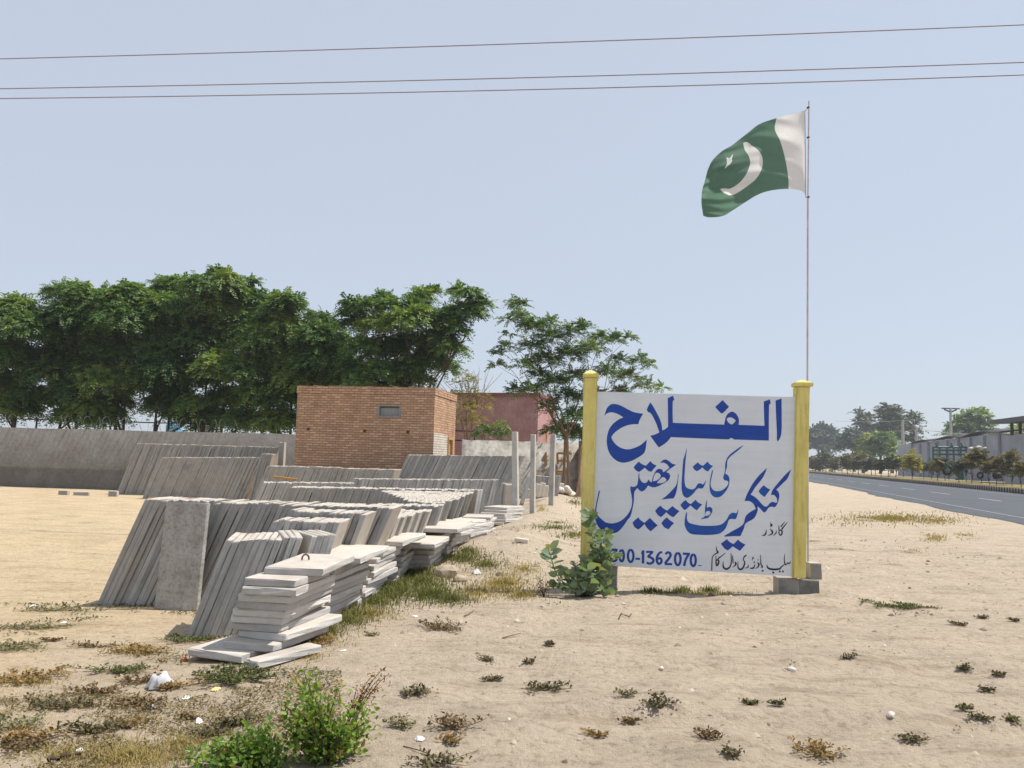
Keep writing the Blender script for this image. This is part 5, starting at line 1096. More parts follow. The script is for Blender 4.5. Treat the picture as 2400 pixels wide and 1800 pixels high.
bars('metal_chute', [((1428, 785), (1620, 945)), ((1415, 795), (1600, 955)), ((1440, 800), (1425, 810)), ((1500, 850), (1485, 862)), ((1560, 900), (1545, 912)), ((1590, 760), (1605, 930)), ((1530, 950), (1615, 945))], KD+1.2, .09, M['green'], 'green metal chute tilted down to the grass beside the kerb', 'metal chute')
M['rubber'] = plain('black_rubber', (.012, .012, .014), .7, .3, 5)
def wheel(x, y, r_px, D, label, spokes=False):
    c = z6b(x, y, D); R = r_px/4.2538*D/F; a = np.linspace(0, 2*math.pi, 25); bag = Bag()
    bag.tube([(c[0]+R*.8*math.cos(t), c[1], c[2]+R*.8*math.sin(t)) for t in a], R*.24, 8)
    root = empty('wheel', c); root.location = c; o = link('tyre', bag.mesh('tyre', True), M['rubber'], root); o.location = -Vector(c)
    bag = Bag()
    for k in range(6): t = k*math.pi/3; bag.tube([(0, 0, 0), (R*.62*math.cos(t), 0, R*.62*math.sin(t))], R*.07, 5)
    bag.tube([(0, -R*.2, 0), (0, R*.2, 0)], R*.2, 8); link('spokes', bag.mesh('spokes'), M['bluegrey'], root)
    return tag(root, label, 'wheel')
wheel(1445, 860, 50, dd(z6(1445, 0)[0], KD+4), 'big black tyre standing behind the tilted green chute'); wheel(1775, 912, 34, dd(z6(1775, 0)[0], KD+1.6), 'spoked wheel with black tyre under the yellow shrubs')
bag = Bag(); DT = dd(z6(1945, 0)[0], KD+1.4); c = z6b(1945, 915, DT); u_ = DT/F/4.2538
bag.tube([c+np.array([-36, 0, -3])*u_, c+np.array([-33, 0, -3])*u_, c+np.array([30, 0, 6])*u_, c+np.array([34, 0, 6])*u_], np.array([14, 31, 31, 14])*u_, 16); tag(link('tank', bag.mesh('tank', True), M['rubber']), 'black barrel-shaped tank lying beside the kerb at the right', 'tank')
for k, (x, y, r_) in enumerate(((1690, 640, 20), (1760, 635, 24), (1820, 640, 16))):
    DS = dd(z6(1760, 0)[0], 33.5); p = z6b(x, y, DS); R = r_/4.2538*DS/F; o = link('sack', rock_mesh('sack', (R*1.5, R, R), 70+k, .9), M['pale'], loc=p); tag(o, ['leftmost white sack on the ledge above the yellow shrubs', 'largest white sack on the ledge above the yellow shrubs', 'rightmost small white sack on the ledge'][k], 'sack', 'white sacks on the ledge')
bm = bmesh.new(); a = z6b(1660, 668, DS); b = z6b(1850, 668, DS); box(bm, (a+b)/2-np.array([0, 0, .06]), (np.linalg.norm(b-a), .9, .12)); box(bm, (*((a+b)/2)[:2], ((a+b)/2)[2]/2-.06), (np.linalg.norm(b-a)*.9, .5, ((a+b)/2)[2]-.13)); tag(link('ledge', bm_mesh(bm, 'ledge'), M['bluegrey']), 'grey ledge carrying white sacks before the building', 'ledge')
DB = dd(z6(387, 0)[0], KD+2); p0 = z6b(387, 830, DB); p1 = z6b(387, 752, DB); bag = Bag(); bag.tube([p0-np.array([0, 0, .8]), p0, p1, p1+np.array([0, 0, .1])], [.5, .48, .42, .1], 10); tag(link('bollard', bag.mesh('bollard', True), M['pale']), 'pale bollard among the shrubs across the road', 'bollard')
# utility poles
M['polecon'] = plain('pole_concrete', (.34, .33, .32), .8, .1, 3)
def upole(xt, yt, D, arms, label, r=.17):
    D = dd(z6(xt, 0)[0], D); r *= D/100; t = z6b(xt, yt, D); b = t.copy(); b[2] = 0; root = empty('utility_pole', b); tag(root, label, 'utility pole', 'utility poles across the road'); bag = Bag(); bag.tube([(0, 0, -.2), (0, 0, t[2])], [r*1.2, r*.8], 8); link('shaft', bag.mesh('shaft', True), M['polecon'], root)
    for (x0, y0, x1, y1) in arms:
        a = z6b(x0, y0, D)-b; c = z6b(x1, y1, D)-b; bag = Bag(); bag.tube([a, c], .09*D/100, 6); link('crossarm', bag.mesh('crossarm'), M['darkroof'], root)
    return t
t1 = upole(1478, 238, 46, [(1392, 242, 1570, 246), (1415, 252, 1478, 280), (1540, 256, 1478, 282)], 'utility pole with a wide crossarm right of the eucalyptuses')
t2 = upole(1001, 365, 46, [(975, 372, 1030, 366)], 'pale utility pole against the tallest eucalyptus', .2)
t3 = upole(1139, 425, 46, [(1105, 450, 1175, 444)], 'shorter utility pole between the eucalyptuses and the crossarm pole')
g = 'thin wires across the road'
for (pts, lab) in ((((330, 370), (700, 380), (1001, 366), (1180, 345)), 'faint wire crossing in front of the eucalyptuses'), (((1001, 480), (1139, 448), (1480, 492), (2000, 530)), 'wire running from the poles down to the pavilion'), (((1478, 490), (1720, 500), (2010, 520)), 'wire in front of the leafy tree'), (((1730, 470), (1790, 490), (1990, 540)), 'short wire ending at the pavilion block')):
    bag = Bag(); bag.tube([z6b(*q_, dd(z6(q_[0], 0)[0], 45)) for k, q_ in enumerate(pts)], .05, 4); tag(link('thin_wire', bag.mesh('thin_wire'), M['polecon']), lab, 'wire', g)
# ------------------------------------------------------------------ near plants
def ovate(base, d, nrm, L, wd, r, cup=.25):
    """folded oval leaves: base point, direction, face normal, length, width (arrays)"""
    n = len(base); d = norm(d); s = norm(np.cross(d, nrm)); nn = norm(np.cross(s, d)); L = np.broadcast_to(L, (n,))[:, None]; w = np.broadcast_to(wd, (n,))[:, None]/2
    t = base+d*L-nn*L*.12; V = np.stack([base, base+d*L*.32+s*w+nn*w*cup, base+d*L*.72+s*w*.85+nn*w*cup*.7, t, base+d*L*.72-s*w*.85+nn*w*cup*.7, base+d*L*.32-s*w+nn*w*cup], 1)
    k = np.arange(n)[:, None]*6
    return V.reshape(-1, 3), np.concatenate([k+np.array([[0, 1, 2, 3]]), k+np.array([[0, 3, 4, 5]])])
def ptube(bag, pts, r0, r1, seg=6): bag.tube(pts, np.linspace(r0, r1, len(pts)), seg)
# milkweed in front of the left post
M['leaf_milk'] = leafmat('milkweed_leaf', (.10, .15, .09), (.21, .27, .17), (.33, .38, .24), .3, .55, (.42, .34, .13))
M['stem_pale'] = plain('pale_stem', (.22, .24, .14), .8, .2, 20)
z5 = lambda x, y: (1220+x/6.143, 1150+y/6.143)
mb = gr(*z5(900, 1500)); mk = empty('milkweed', mb); tag(mk, 'tall grey-green milkweed shrub with thick oval leaves before the sign\'s left post', 'milkweed')
stems = [([(930, 1500), (1090, 1180), (1075, 850), (1010, 520), (1000, 300)], 10.12, 17, 1.05), ([(900, 1500), (1040, 1100), (1160, 760), (1230, 600)], 10.2, 11, 1.05), ([(860, 1490), (560, 1260), (450, 1000), (440, 820)], 10.0, 8, 1.1), ([(820, 1490), (800, 1240), (790, 1060)], 10.0, 5, 1.), ([(970, 1500), (1180, 1220), (1300, 980), (1380, 920)], 10.15, 11, 1.),
         ([(1000, 1500), (1180, 1330), (1270, 1230)], 10.05, 7, .95), ([(1020, 1510), (1200, 1460), (1290, 1420)], 9.95, 6, .9), ([(880, 1500), (640, 1380), (500, 1340)], 9.95, 7, .95), ([(960, 1500), (1130, 1150), (1230, 830)], 10.05, 11, 1.05), ([(980, 1500), (1150, 1120), (1190, 960)], 9.98, 9, 1.05), ([(900, 1500), (960, 1180), (980, 1000)], 9.92, 8, 1.05), ([(900, 1500), (700, 1260), (620, 1130)], 10.1, 5, 1.), ([(920, 1500), (880, 1300), (900, 1080)], 9.95, 5, 1.), ([(900, 1500), (840, 1400), (720, 1330)], 9.9, 4, .9), ([(950, 1500), (1000, 1350), (1050, 1230)], 9.9, 4, .95), ([(880, 1500), (760, 1440), (660, 1420)], 9.88, 4, .8), ([(960, 1500), (1090, 1400), (1130, 1330)], 9.9, 4, .85)]
R = np.random.default_rng(21); bag = Bag(); B = []; Dv = []; Nv = []; Ln = []; Tn = []
for pts, D, nl, sc in stems:
    Q = np.array(smooth_poly([(x, y, False) for x, y in pts], False, 5)); n = len(Q)
    P3 = np.array([at(*z5(x, y), D+.08*math.sin(i*.7+D*9)) for i, (x, y) in enumerate(Q)])
    P3[0] = mb+np.array([R.normal(0, .05), R.normal(0, .04), -.02]); ptube(bag, P3-mb, .011, .004)
    az = R.uniform(0, 6.28)
    for j in range(nl):
        f = (.28 if nl > 6 else .35)+(.72 if nl > 6 else .66)*j/(nl-1); i = min(int(f*(n-1)), n-2); p = P3[i]+(P3[i+1]-P3[i])*(f*(n-1)-i); ax = norm(P3[i+1]-P3[i])
        az += math.pi/2+R.normal(0, .25)
        for s in (0, math.pi):
            h = np.array([math.cos(az+s), math.sin(az+s), 0]); d = h*.9+ax*(.35+.75*f**3)+R.normal(0, .12, 3)
            B.append(p); Dv.append(d); Nv.append(ax*.9-h*.35+R.normal(0, .22, 3)); Ln.append(sc*R.uniform(.105, .165)*(1-.4*(f > .93))); Tn.append(np.clip(R.normal(.45, .17), 0, .85) if R.uniform() > .03 else 1.)
Ln = np.array(Ln); V, Fq = ovate(np.array(B)-mb, np.array(Dv), np.array(Nv), Ln, Ln*.66, R)
link('foliage', arr_mesh('foliage', V, Fq, False, {'tint': np.repeat(Tn, 6)}), M['leaf_milk'], mk); link('stem', bag.mesh('stem', True), M['stem_pale'], mk)
# withered stalks left of it
M['withered'] = leafmat('withered_leaf', (.05, .035, .025), (.10, .065, .04), (.22, .15, .08), .1, .8)
def bushlet(name, label, cat, base_px, tips, D, nl, ll, wd, lm, r0=.006, seed=1, tint=(.45, .18), spread=.025, z3=None, tipb=.0, start=.25):
    """stems from a base on the ground out to tip pixels, leaves set all along"""
    R = np.random.default_rng(seed); b = gr(*base_px) if z3 is None else z3; root = empty(name, b); tag(root, label, cat); bag = Bag(); B = []; Dv = []; Tn = []
    for (tx, ty) in tips:
        e = at(tx, ty, D+R.normal(0, spread*4)); s = b+np.array([R.normal(0, spread), R.normal(0, spread), -.01])
        if e[2] < b[2]+.02: e[2] = b[2]+.02+abs(R.normal(0, .02))
        m = s+(e-s)*.5+np.array([R.normal(0, .03), R.normal(0, .03), .12*np.linalg.norm(e-s)]); t = np.linspace(0, 1, 8)[:, None]; P3 = s*(1-t)**2+2*m*t*(1-t)+e*t*t; ptube(bag, P3-b, r0, r0*.3, 5)
        for k in range(nl):
            f = R.uniform(start, 1); i = min(int(f*7), 6); p = P3[i]+(P3[i+1]-P3[i])*(f*7-i); ax = norm(P3[i+1]-P3[i]); q = R.normal(0, 1, 3); off = R.normal(0, spread, 3)
            B.append(p+off*np.array([1, 1, .8])); Dv.append(ax*.7+q*.75+np.array([0, 0, .15])); Tn.append(np.clip(R.normal(*tint)+tipb*(f-.5), 0, 1))
    n = len(B); B = np.array(B)-b; L = ll*R.uniform(.6, 1.25, n); V, Fq = ovate(B, np.array(Dv), np.array([0, 0, 1])+R.normal(0, .5, (n, 3)), L, L*wd, R)
    V[:, 2] = np.maximum(V[:, 2], -.01)
    link('foliage', arr_mesh('foliage', V, Fq, False, {'tint': np.repeat(Tn, 6)}), lm, root); link('stem', bag.mesh('stem'), M['bark'], root); return root
bushlet('withered_plant', 'dark withered stalks standing left of the milkweed', 'dead plant', (1273, 1400), [(1266, 1345), (1263, 1362), (1275, 1368), (1282, 1370), (1286, 1374), (1262, 1385), (1278, 1360), (1271, 1380)], 9.9, 14, .028, .5, M['withered'], .006, 31)
# green bush at the bottom and its sprawling left half
M['leaf_bush'] = leafmat('bush_leaf', (.05, .095, .022), (.115, .205, .04), (.26, .36, .06), .38, .45, (.33, .2, .07))
bb = gr(760, 1782)
R = np.random.default_rng(17)
tips = [(712, 1572), (700, 1600), (722, 1592), (735, 1620), (715, 1640), (745, 1650), (700, 1665), (672, 1655), (660, 1650), (690, 1690), (730, 1680), (760, 1660), (790, 1615), (780, 1680), (810, 1690), (850, 1655), (862, 1660), (840, 1680), (870, 1690), (845, 1710), (820, 1720), (865, 1720), (790, 1715), (760, 1700), (720, 1710), (685, 1720), (660, 1700), (740, 1740), (800, 1750), (840, 1745), (700, 1750), (770, 1760), (660, 1740)]
bushlet('green_bush', 'bright green leafy bush with a tall shoot, at the bottom of the photo', 'bush', (0, 0), tips, bb[1], 62, .031, .62, M['leaf_bush'], .006, 41, (.55, .22), .03, bb, .5)
b2 = gr(610, 1808)
tips = [(435, 1800), (455, 1780), (480, 1770), (500, 1752), (520, 1745), (545, 1735), (560, 1722), (590, 1725), (610, 1705), (630, 1695), (645, 1720), (570, 1760), (530, 1775), (500, 1790), (610, 1750), (650, 1755), (590, 1780), (640, 1785), (550, 1795), (680, 1780), (470, 1800)]
bushlet('green_bush', 'low sprawling green bush spreading left along the photo\'s bottom edge', 'bush', (0, 0), tips, b2[1], 66, .032, .66, M['leaf_bush'], .005, 42, (.5, .22), .035, b2, .25)
bushlet('dry_plant', 'rust-brown dried plant leaning over beside the bright green bush', 'dead plant', (826, 1690), [(905, 1562), (912, 1580), (890, 1590), (880, 1580), (895, 1610), (870, 1605), (860, 1620), (850, 1640), (840, 1650), (815, 1655), (835, 1610)], bb[1]+.25, 22, .022, .5, leafmat('rust_leaf', (.14, .065, .035), (.26, .13, .06), (.36, .2, .1), .2, .7), .004, 43, (.5, .2), .02)
# creeping weeds, one by one
M['weed_dark'] = leafmat('dark_creeper', (.055, .05, .027), (.11, .096, .046), (.2, .165, .075), .15, .7)
M['weed_green'] = leafmat('green_creeper', (.055, .065, .025), (.105, .115, .042), (.2, .19, .07), .25, .65)
M['weed_grey'] = leafmat('grey_green_creeper', (.13, .125, .065), (.2, .185, .10), (.28, .25, .14), .2, .75)
M['weed_dry'] = leafmat('dry_creeper', (.14, .085, .035), (.26, .165, .065), (.40, .27, .10), .2, .8)
M['weed_brown'] = leafmat('brown_creeper', (.085, .055, .03), (.16, .105, .05), (.26, .18, .09), .15, .8)
def weed(px, py, wpx, kind, dens, hgt, label, hpx=None):
    hgt *= .6; p = gr(px, py); D = math.hypot(p[0], p[1]); w = (1.25 if px < 620 else 1.05)*wpx*D/F/2; dp = (hpx*D*D/(F*EYE)/2 if hpx else w*.55); R = np.random.default_rng(int(px*7+py)); root = empty('creeping_weed', p); tag(root, label, 'weed')
    nst = max(6, int(9+w*22)); bag = Bag(); B = []; Dv = []; Tn = []
    for k in range(nst):
        a = R.uniform(0, 6.28); rr = R.uniform(.35, 1.)**.7; s = np.array([R.normal(0, .18)*w, R.normal(0, .18)*dp]); e = np.array([math.cos(a)*w*rr, math.sin(a)*dp*rr]); t = np.linspace(0, 1, 6)[:, None]
        xy = s*(1-t)+e*t+np.array([R.normal(0, .05)*w, R.normal(0, .05)*dp])*np.sin(t*math.pi); z = hz(p[0]+xy[:, 0], p[1]+xy[:, 1])-p[2]+.008+hgt*R.uniform(.3, 1)*t[:, 0]**1.5
        P3 = np.column_stack([xy, z]); ptube(bag, P3, .0028, .0012, 4); L = np.linalg.norm(e-s)
        for j in range(max(4, int(dens*(L*55+6)))):
            f = R.uniform(.12, 1); i = min(int(f*5), 4); q = P3[i]+(P3[i+1]-P3[i])*(f*5-i)+np.array([R.normal(0, .015), R.normal(0, .015), abs(R.normal(0, .3*hgt))]); B.append(q); Dv.append(np.array([R.normal(), R.normal(), R.uniform(0, 1.1)])); Tn.append(np.clip(R.normal(.45, .2), 0, 1))
    n = len(B); L = R.uniform(.014, .031, n); V, Fq = ovate(np.array(B), np.array(Dv), np.array([0, 0, 1])+R.normal(0, .45, (n, 3)), L, L*.6, R)
    link('foliage', arr_mesh('foliage', V, Fq, False, {'tint': np.repeat(Tn, 6)}), M['weed_'+kind], root); link('stem', bag.mesh('stem'), M['weed_brown'], root)
for a in [(1033, 1475, 130, 'brown', 1.2, .07, 'brown tangled mound of weed between the slab piles and the milkweed', 28), (1141, 1549, 42, 'dark', 1, .03, 'small dark weed left of its twin, below the brown mound'), (1238, 1555, 30, 'dark', 1, .03, 'small V-shaped dark weed in mid sand below the milkweed'), (1288, 1513, 26, 'dark', 1.2, .03, 'tiny dark weed nearest below the milkweed'), (1152, 1597, 74, 'dark', 1.2, .035, 'dark weed with a pale runner to its left, centre foreground'), (1280, 1617, 130, 'dark', 1.3, .04, 'wide flat dark weed in the centre foreground'), (973, 1627, 90, 'dark', 1.4, .04, 'oval dark weed right of the dried rust-brown plant'),
          (1070, 1708, 140, 'brown', 1.3, .10, 'upright yellow-brown weed clump right of the green bush', 26), (949, 1703, 95, 'grey', 1.3, .06, 'grey-green weed between the green bush and the yellow-brown clump'), (1057, 1741, 56, 'dry', 1.2, .05, 'straw-yellow tuft just below the upright yellow-brown clump'), (1402, 1727, 78, 'dry', .8, .03, 'thin reddish dry weed at bottom centre'), (1478, 1694, 42, 'brown', .9, .03, 'small brown weed above and right of the thin reddish one'), (1470, 1632, 60, 'grey', .8, .05, 'grey wispy weed touching the dark clump below the sign'), (1019, 1798, 165, 'dark', 1.3, .07, 'dark clump cut by the bottom edge, right of the bush'),
          (1545, 1652, 92, 'dark', 1.5, .05, 'dense dark clump below the middle of the sign'), (1758, 1655, 58, 'dark', 1.2, .035, 'dark weed left of a smaller one, below the right post'), (1825, 1655, 36, 'dark', 1.1, .03, 'smaller dark weed right of its neighbour, below the right post'), (1655, 1730, 86, 'brown', 1.2, .05, 'branching olive-brown weed at the lower right of centre'), (1716, 1773, 58, 'dark', 1.2, .05, 'dark bushy weed near the bottom edge, left of the straw patch'), (1907, 1763, 128, 'dry', 1.6, .04, 'big rusty straw-coloured weed patch near the bottom right', 40), (2137, 1738, 78, 'dark', 1.3, .04, 'dark olive weed right of the rusty straw patch'), (2299, 1686, 52, 'dark', 1.1, .03, 'lower of two touching weeds at the right edge area'), (2259, 1665, 40, 'dark', 1.1, .04, 'upper of two touching weeds at the right edge area'), (2375, 1692, 36, 'grey', 1, .03, 'pale weed cut near the right edge'),
          (2314, 1623, 32, 'dark', 1, .03, 'tiny dark weed above the two touching ones'), (2261, 1570, 42, 'dark', 1.1, .04, 'bow-shaped dark weed at the right, alone in mid sand'), (2340, 1586, 28, 'dark', 1, .03, 'small dark weed right of the bow-shaped one'), (1988, 1545, 44, 'dark', .9, .03, 'dark weed with two flat lobes below the sign\'s blocks'), (2251, 1466, 52, 'dark', 1, .03, 'dark spreading weed below two thin ones at far right'), (2300, 1450, 38, 'dark', 1, .02, 'thin flat weed at the right, left of the one at the edge'), (2383, 1457, 36, 'dark', 1, .03, 'dark weed at the right edge, level with the sign\'s blocks'), (2090, 1425, 220, 'green', 1.6, .025, 'long low green mat stretching right of the sign\'s blocks', 12), (1918, 1272, 42, 'brown', 1, .03, 'thin brown weed beside the right post, level with the phone number'),
          (117, 1431, 130, 'grey', .9, .03, 'faint green mat on the sand left of the long row\'s foot', 20), (68, 1472, 155, 'grey', 1.1, .03, 'pale grey-green mat at the left edge, farthest of its kind', 20), (27, 1518, 130, 'grey', 1.4, .04, 'thick grey-green mat cut by the left edge', 36), (117, 1503, 52, 'brown', .9, .02, 'thin brown weed right of the thick grey-green mat'), (222, 1517, 105, 'brown', .8, .03, 'sparse reddish-brown weed left of the straw-yellow grass'), (325, 1528, 130, 'dry', 1.6, .05, 'straw-yellow mat left of the nearest slab row\'s foot', 30), (461, 1500, 150, 'green', 1.8, .05, 'green mat around the foot of the nearest slab row', 26), (45, 1593, 175, 'dry', 1.8, .06, 'thick yellow-olive mat at the left edge', 36), (260, 1576, 175, 'green', 1.5, .05, 'long green mat left of the crumpled plastic bag', 24), (225, 1624, 135, 'brown', 1.2, .05, 'rust-brown mat left below the crumpled plastic bag', 26), (330, 1602, 90, 'brown', 1.3, .05, 'brown weed touching the crumpled plastic bag', 26), (425, 1610, 95, 'dry', 1.3, .05, 'orange-brown weed right of the crumpled plastic bag', 34),
          (545, 1593, 225, 'green', 4.2, .07, 'large dark green mat before the nearest pile\'s bottom slab', 52), (160, 1657, 165, 'dark', 1.4, .05, 'dark green mat running up to the rust-brown one at left', 30), (330, 1657, 155, 'brown', 1.2, .05, 'brown mat holding a white scrap', 30), (40, 1705, 130, 'grey', 1.5, .04, 'pale green mat in the lower left corner', 34), (78, 1730, 115, 'dry', 1.5, .06, 'orange-brown clump in the lower left corner', 36), (228, 1718, 140, 'dark', 1.5, .06, 'dark clump above the dry grass at lower left', 30), (312, 1703, 82, 'dry', 1, .04, 'dry tan weed right of the dark clump above the dry grass', 26), (440, 1686, 44, 'brown', .9, .03, 'brown weed beside a pinkish paper scrap'), (556, 1697, 115, 'dark', 1.5, .06, 'grey-dark mat left of the green bush', 26), (475, 1724, 105, 'dark', 1.2, .04, 'dark low mat below the grey-dark one, left of the bush', 20), (46, 1755, 110, 'brown', 1.3, .06, 'reddish-brown clump at the lower left edge', 26), (720, 1512, 140, 'dry', 1.4, .06, 'straw-orange weeds along the right foot of the nearest pile', 30), (870, 1490, 40, 'grey', .8, .02, 'thin grey weed right of the straw-orange ones')]:
    weed(*a)
# grass: nobody could count it
def blades(patches, name, m, label, seed):
    R = np.random.default_rng(seed); Vs = []; Ts = []
    for (cx, cy, rx, ry, n, h, tn) in patches:
        n = int(n*.85); h *= .75
        a = R.uniform(0, 6.28, n); q = np.minimum(abs(R.normal(0, .62, n)), 1.7); cl = np.round(R.uniform(0, 40, n)); ja = np.sin(cl*12.9)*.12; jb = np.sin(cl*78.2)*.12
        P = grv(cx+rx*(np.cos(a)*q+ja), cy+ry*(np.sin(a)*q+jb))
        d = R.uniform(0, 6.28, n); dx = np.stack([np.cos(d), np.sin(d), 0*d], 1); H = (h*R.uniform(.25, 1.35, n)*(.55+.45*np.sin(cl*5.1)))[:, None]; D = P[:, 1:2]
        w = np.stack([-np.sin(d), np.cos(d), 0*d], 1)*np.maximum(.0022, .00045*D); up = np.array([0, 0, 1.]); ln = R.uniform(.2, .9, n)[:, None]
        m1 = P+up*H*.6+dx*H*ln*.3; t = P+up*H*R.uniform(.75, 1, n)[:, None]+dx*H*ln
        Vs.append(np.stack([P-w, P+w, m1+w*.8, m1-w*.8, t+w*.15, t-w*.15], 1)); Ts.append(np.repeat(np.clip(tn+R.normal(0, .16, n), 0, 1), 6))
    V = np.concatenate(Vs); k = np.arange(len(V))[:, None]*6; V = V.reshape(-1, 3)
    tag(link(name, arr_mesh(name, V, np.concatenate([k+[[0, 1, 2, 3]], k+[[3, 2, 4, 5]]]), False, {'tint': np.concatenate(Ts)}), m), label, 'grass', kind='stuff')
M['grass_g'] = leafmat('green_grass', (.07, .085, .02), (.15, .155, .045), (.30, .26, .09), .3, .6)
M['grass_d'] = leafmat('dry_grass', (.20, .15, .06), (.33, .25, .10), (.45, .36, .17), .3, .7)
blades([(770, 1478, 55, 18, 900, .08, .5), (815, 1455, 60, 18, 1300, .09, .45), (1000, 1365, 90, 26, 1600, .11, .4), (870, 1410, 75, 26, 2600, .10, .4), (935, 1375, 80, 30, 3000, .12, .38), (1010, 1395, 70, 24, 2600, .11, .3), (1060, 1405, 50, 14, 1400, .08, .3), (985, 1345, 60, 22, 1500, .12, .4), (900, 1390, 60, 24, 1500, .14, .3), (1080, 1310, 65, 14, 1300, .12, .45), (1140, 1325, 60, 16, 900, .1, .55), (830, 1440, 45, 18, 900, .08, .5), (1100, 1295, 30, 12, 500, .12, .4),
        (1528, 1388, 30, 5, 420, .10, .4), (1600, 1386, 22, 5, 360, .10, .4), (1660, 1386, 22, 6, 380, .11, .4), (1575, 1390, 70, 5, 300, .07, .5), (1300, 1238, 70, 8, 900, .09, .4), (1345, 1255, 50, 9, 700, .09, .4), (1350, 1178, 30, 12, 500, .12, .45), (1310, 1225, 40, 5, 300, .06, .5), (600, 1740, 60, 18, 700, .07, .5), (880, 1345, 40, 12, 300, .12, .4)], 'green_grass', M['grass_g'], 'green grass growing along the slab piles and under the sign', 3)
blades([(1180, 1370, 70, 26, 2600, .09, .5), (1220, 1395, 55, 12, 1200, .08, .45), (1120, 1390, 60, 18, 1300, .08, .5), (870, 1440, 70, 16, 1100, .06, .45), (1370, 1258, 35, 8, 700, .09, .35), (310, 1775, 135, 34, 5200, .06, .6), (420, 1745, 60, 20, 1200, .06, .5), (150, 1770, 70, 22, 900, .05, .5), (2090, 1216, 150, 13, 4200, .13, .35), (2200, 1222, 60, 9, 900, .10, .4), (2190, 1262, 34, 14, 500, .1, .5), (2260, 1256, 34, 10, 300, .08, .5), (1640, 1392, 120, 6, 500, .05, .5), (760, 1500, 60, 22, 800, .06, .4), (1270, 1193, 14, 10, 300, .1, .7), (720, 1540, 50, 14, 500, .05, .4), (1700, 1392, 60, 6, 260, .05, .4), (1230, 1335, 50, 18, 700, .08, .6), (330, 1525, 60, 12, 900, .05, .55), (2140, 1290, 60, 14, 260, .05, .6), (60, 1600, 90, 14, 900, .05, .45)], 'dry_grass', M['grass_d'], 'dry straw-coloured grass in patches over the sandy ground', 4)
# thin ground cover of low weeds over the sand
R = np.random.default_rng(12); n = 60000
px = np.r_[R.uniform(-40, 800, 34000), R.uniform(500, 1350, 12000), R.uniform(900, 2440, 14000)]; py = np.r_[R.uniform(1415, 1830, 34000), R.uniform(1260, 1560, 12000), R.uniform(1380, 1830, 14000)]
P = grv(px, py); x, y = P[:, 0], P[:, 1]; f = vnoise(x*.9, y*1.3, 21)+.6*vnoise(x*2.3, y*3.1, 22)+.35*vnoise(x*6, y*8, 23)
thr = np.where(np.arange(n) < 34000, .30, np.where(np.arange(n) < 46000, .40, .66)); kp = (f > thr+R.normal(0, .05, n)); P = P[kp]; f = f[kp]; n = len(P)
d = R.normal(0, 1, (n, 3)); d[:, 2] = abs(d[:, 2])*.6; L = R.uniform(.012, .03, n)*np.clip(P[:, 1]/6, .8, 1.8); P[:, 2] += R.uniform(0, .02, n)
V, Fq = ovate(P, d, np.array([0, 0, 1])+R.normal(0, .45, (n, 3)), L, L*R.uniform(.25, .6, n), R)
M['cover'] = leafmat('ground_cover', (.10, .075, .035), (.20, .155, .065), (.34, .26, .12), .2, .8)
hue = vnoise(P[:, 0]*.7+9, P[:, 1]*.9, 31)
M['cover_g'] = leafmat('olive_ground_cover', (.07, .07, .03), (.13, .125, .05), (.24, .22, .10), .2, .8)
gsel = hue > .02
for nm_, sel, mm, lab in (('dry_ground_cover', ~gsel, M['cover'], 'dry straw-brown ground cover thinly spread over the sand'), ('olive_ground_cover', gsel, M['cover_g'], 'olive ground cover thinly spread over the sand')):
    k = int(sel.sum()); Vs = V.reshape(n, 6, 3)[sel].reshape(-1, 3); kk = np.arange(k)[:, None]*6
    tag(link(nm_, arr_mesh(nm_, Vs, np.concatenate([kk+np.array([[0, 1, 2, 3]]), kk+np.array([[0, 3, 4, 5]])]), False, {'tint': np.repeat(np.clip(R.normal(.45, .22, k), 0, 1), 6)}), mm), lab, 'ground cover', kind='stuff')
# pebbles and clods
R = np.random.default_rng(5); n = 5200
x = R.uniform(-6, 10, n); y = 3.6+R.uniform(0, 1, n)**1.6*22; kp = (x > -3-.2*y+R.normal(0, 1.5, n)) & (np.abs(x) < y*.75+1) & (road_d(x, y) < 7.6); x = x[kp]; y = y[kp]; n = len(x)
s = np.minimum(.004+R.exponential(.0072, n), .035)*np.clip(y/7, .8, 1.8); rot = R.uniform(0, 6.28, n)
oc = np.array([[1, 0, 0], [.3, .9, .05], [-.9, .4, 0], [-.5, -.8, .05], [.6, -.75, 0], [.25, .1, .62], [-.3, -.1, .55]])
fc = np.array([[0, 1, 5], [1, 2, 6], [2, 3, 6], [3, 4, 6], [4, 0, 5], [1, 6, 5], [4, 5, 6]])
V = oc[None]*s[:, None, None]*R.uniform(.7, 1.3, (n, 7, 1)); c_, s_ = np.cos(rot)[:, None], np.sin(rot)[:, None]; V = np.stack([V[..., 0]*c_-V[..., 1]*s_+x[:, None], V[..., 0]*s_+V[..., 1]*c_+y[:, None], V[..., 2]+hz(x, y)[:, None]-.001], -1)
M['pebble'] = leafmat('pebble', (.12, .09, .065), (.34, .275, .21), (.46, .40, .33), 0., .9)
tag(link('pebbles', arr_mesh('pebbles', V.reshape(-1, 3), (np.arange(n)[:, None, None]*7+fc[None]).reshape(-1, 3), False, {'tint': np.repeat(np.clip(R.normal(.45, .25, n), 0, .9), 7)}), M['pebble']), 'small pebbles and clods scattered over the sand', 'pebbles', kind='stuff')
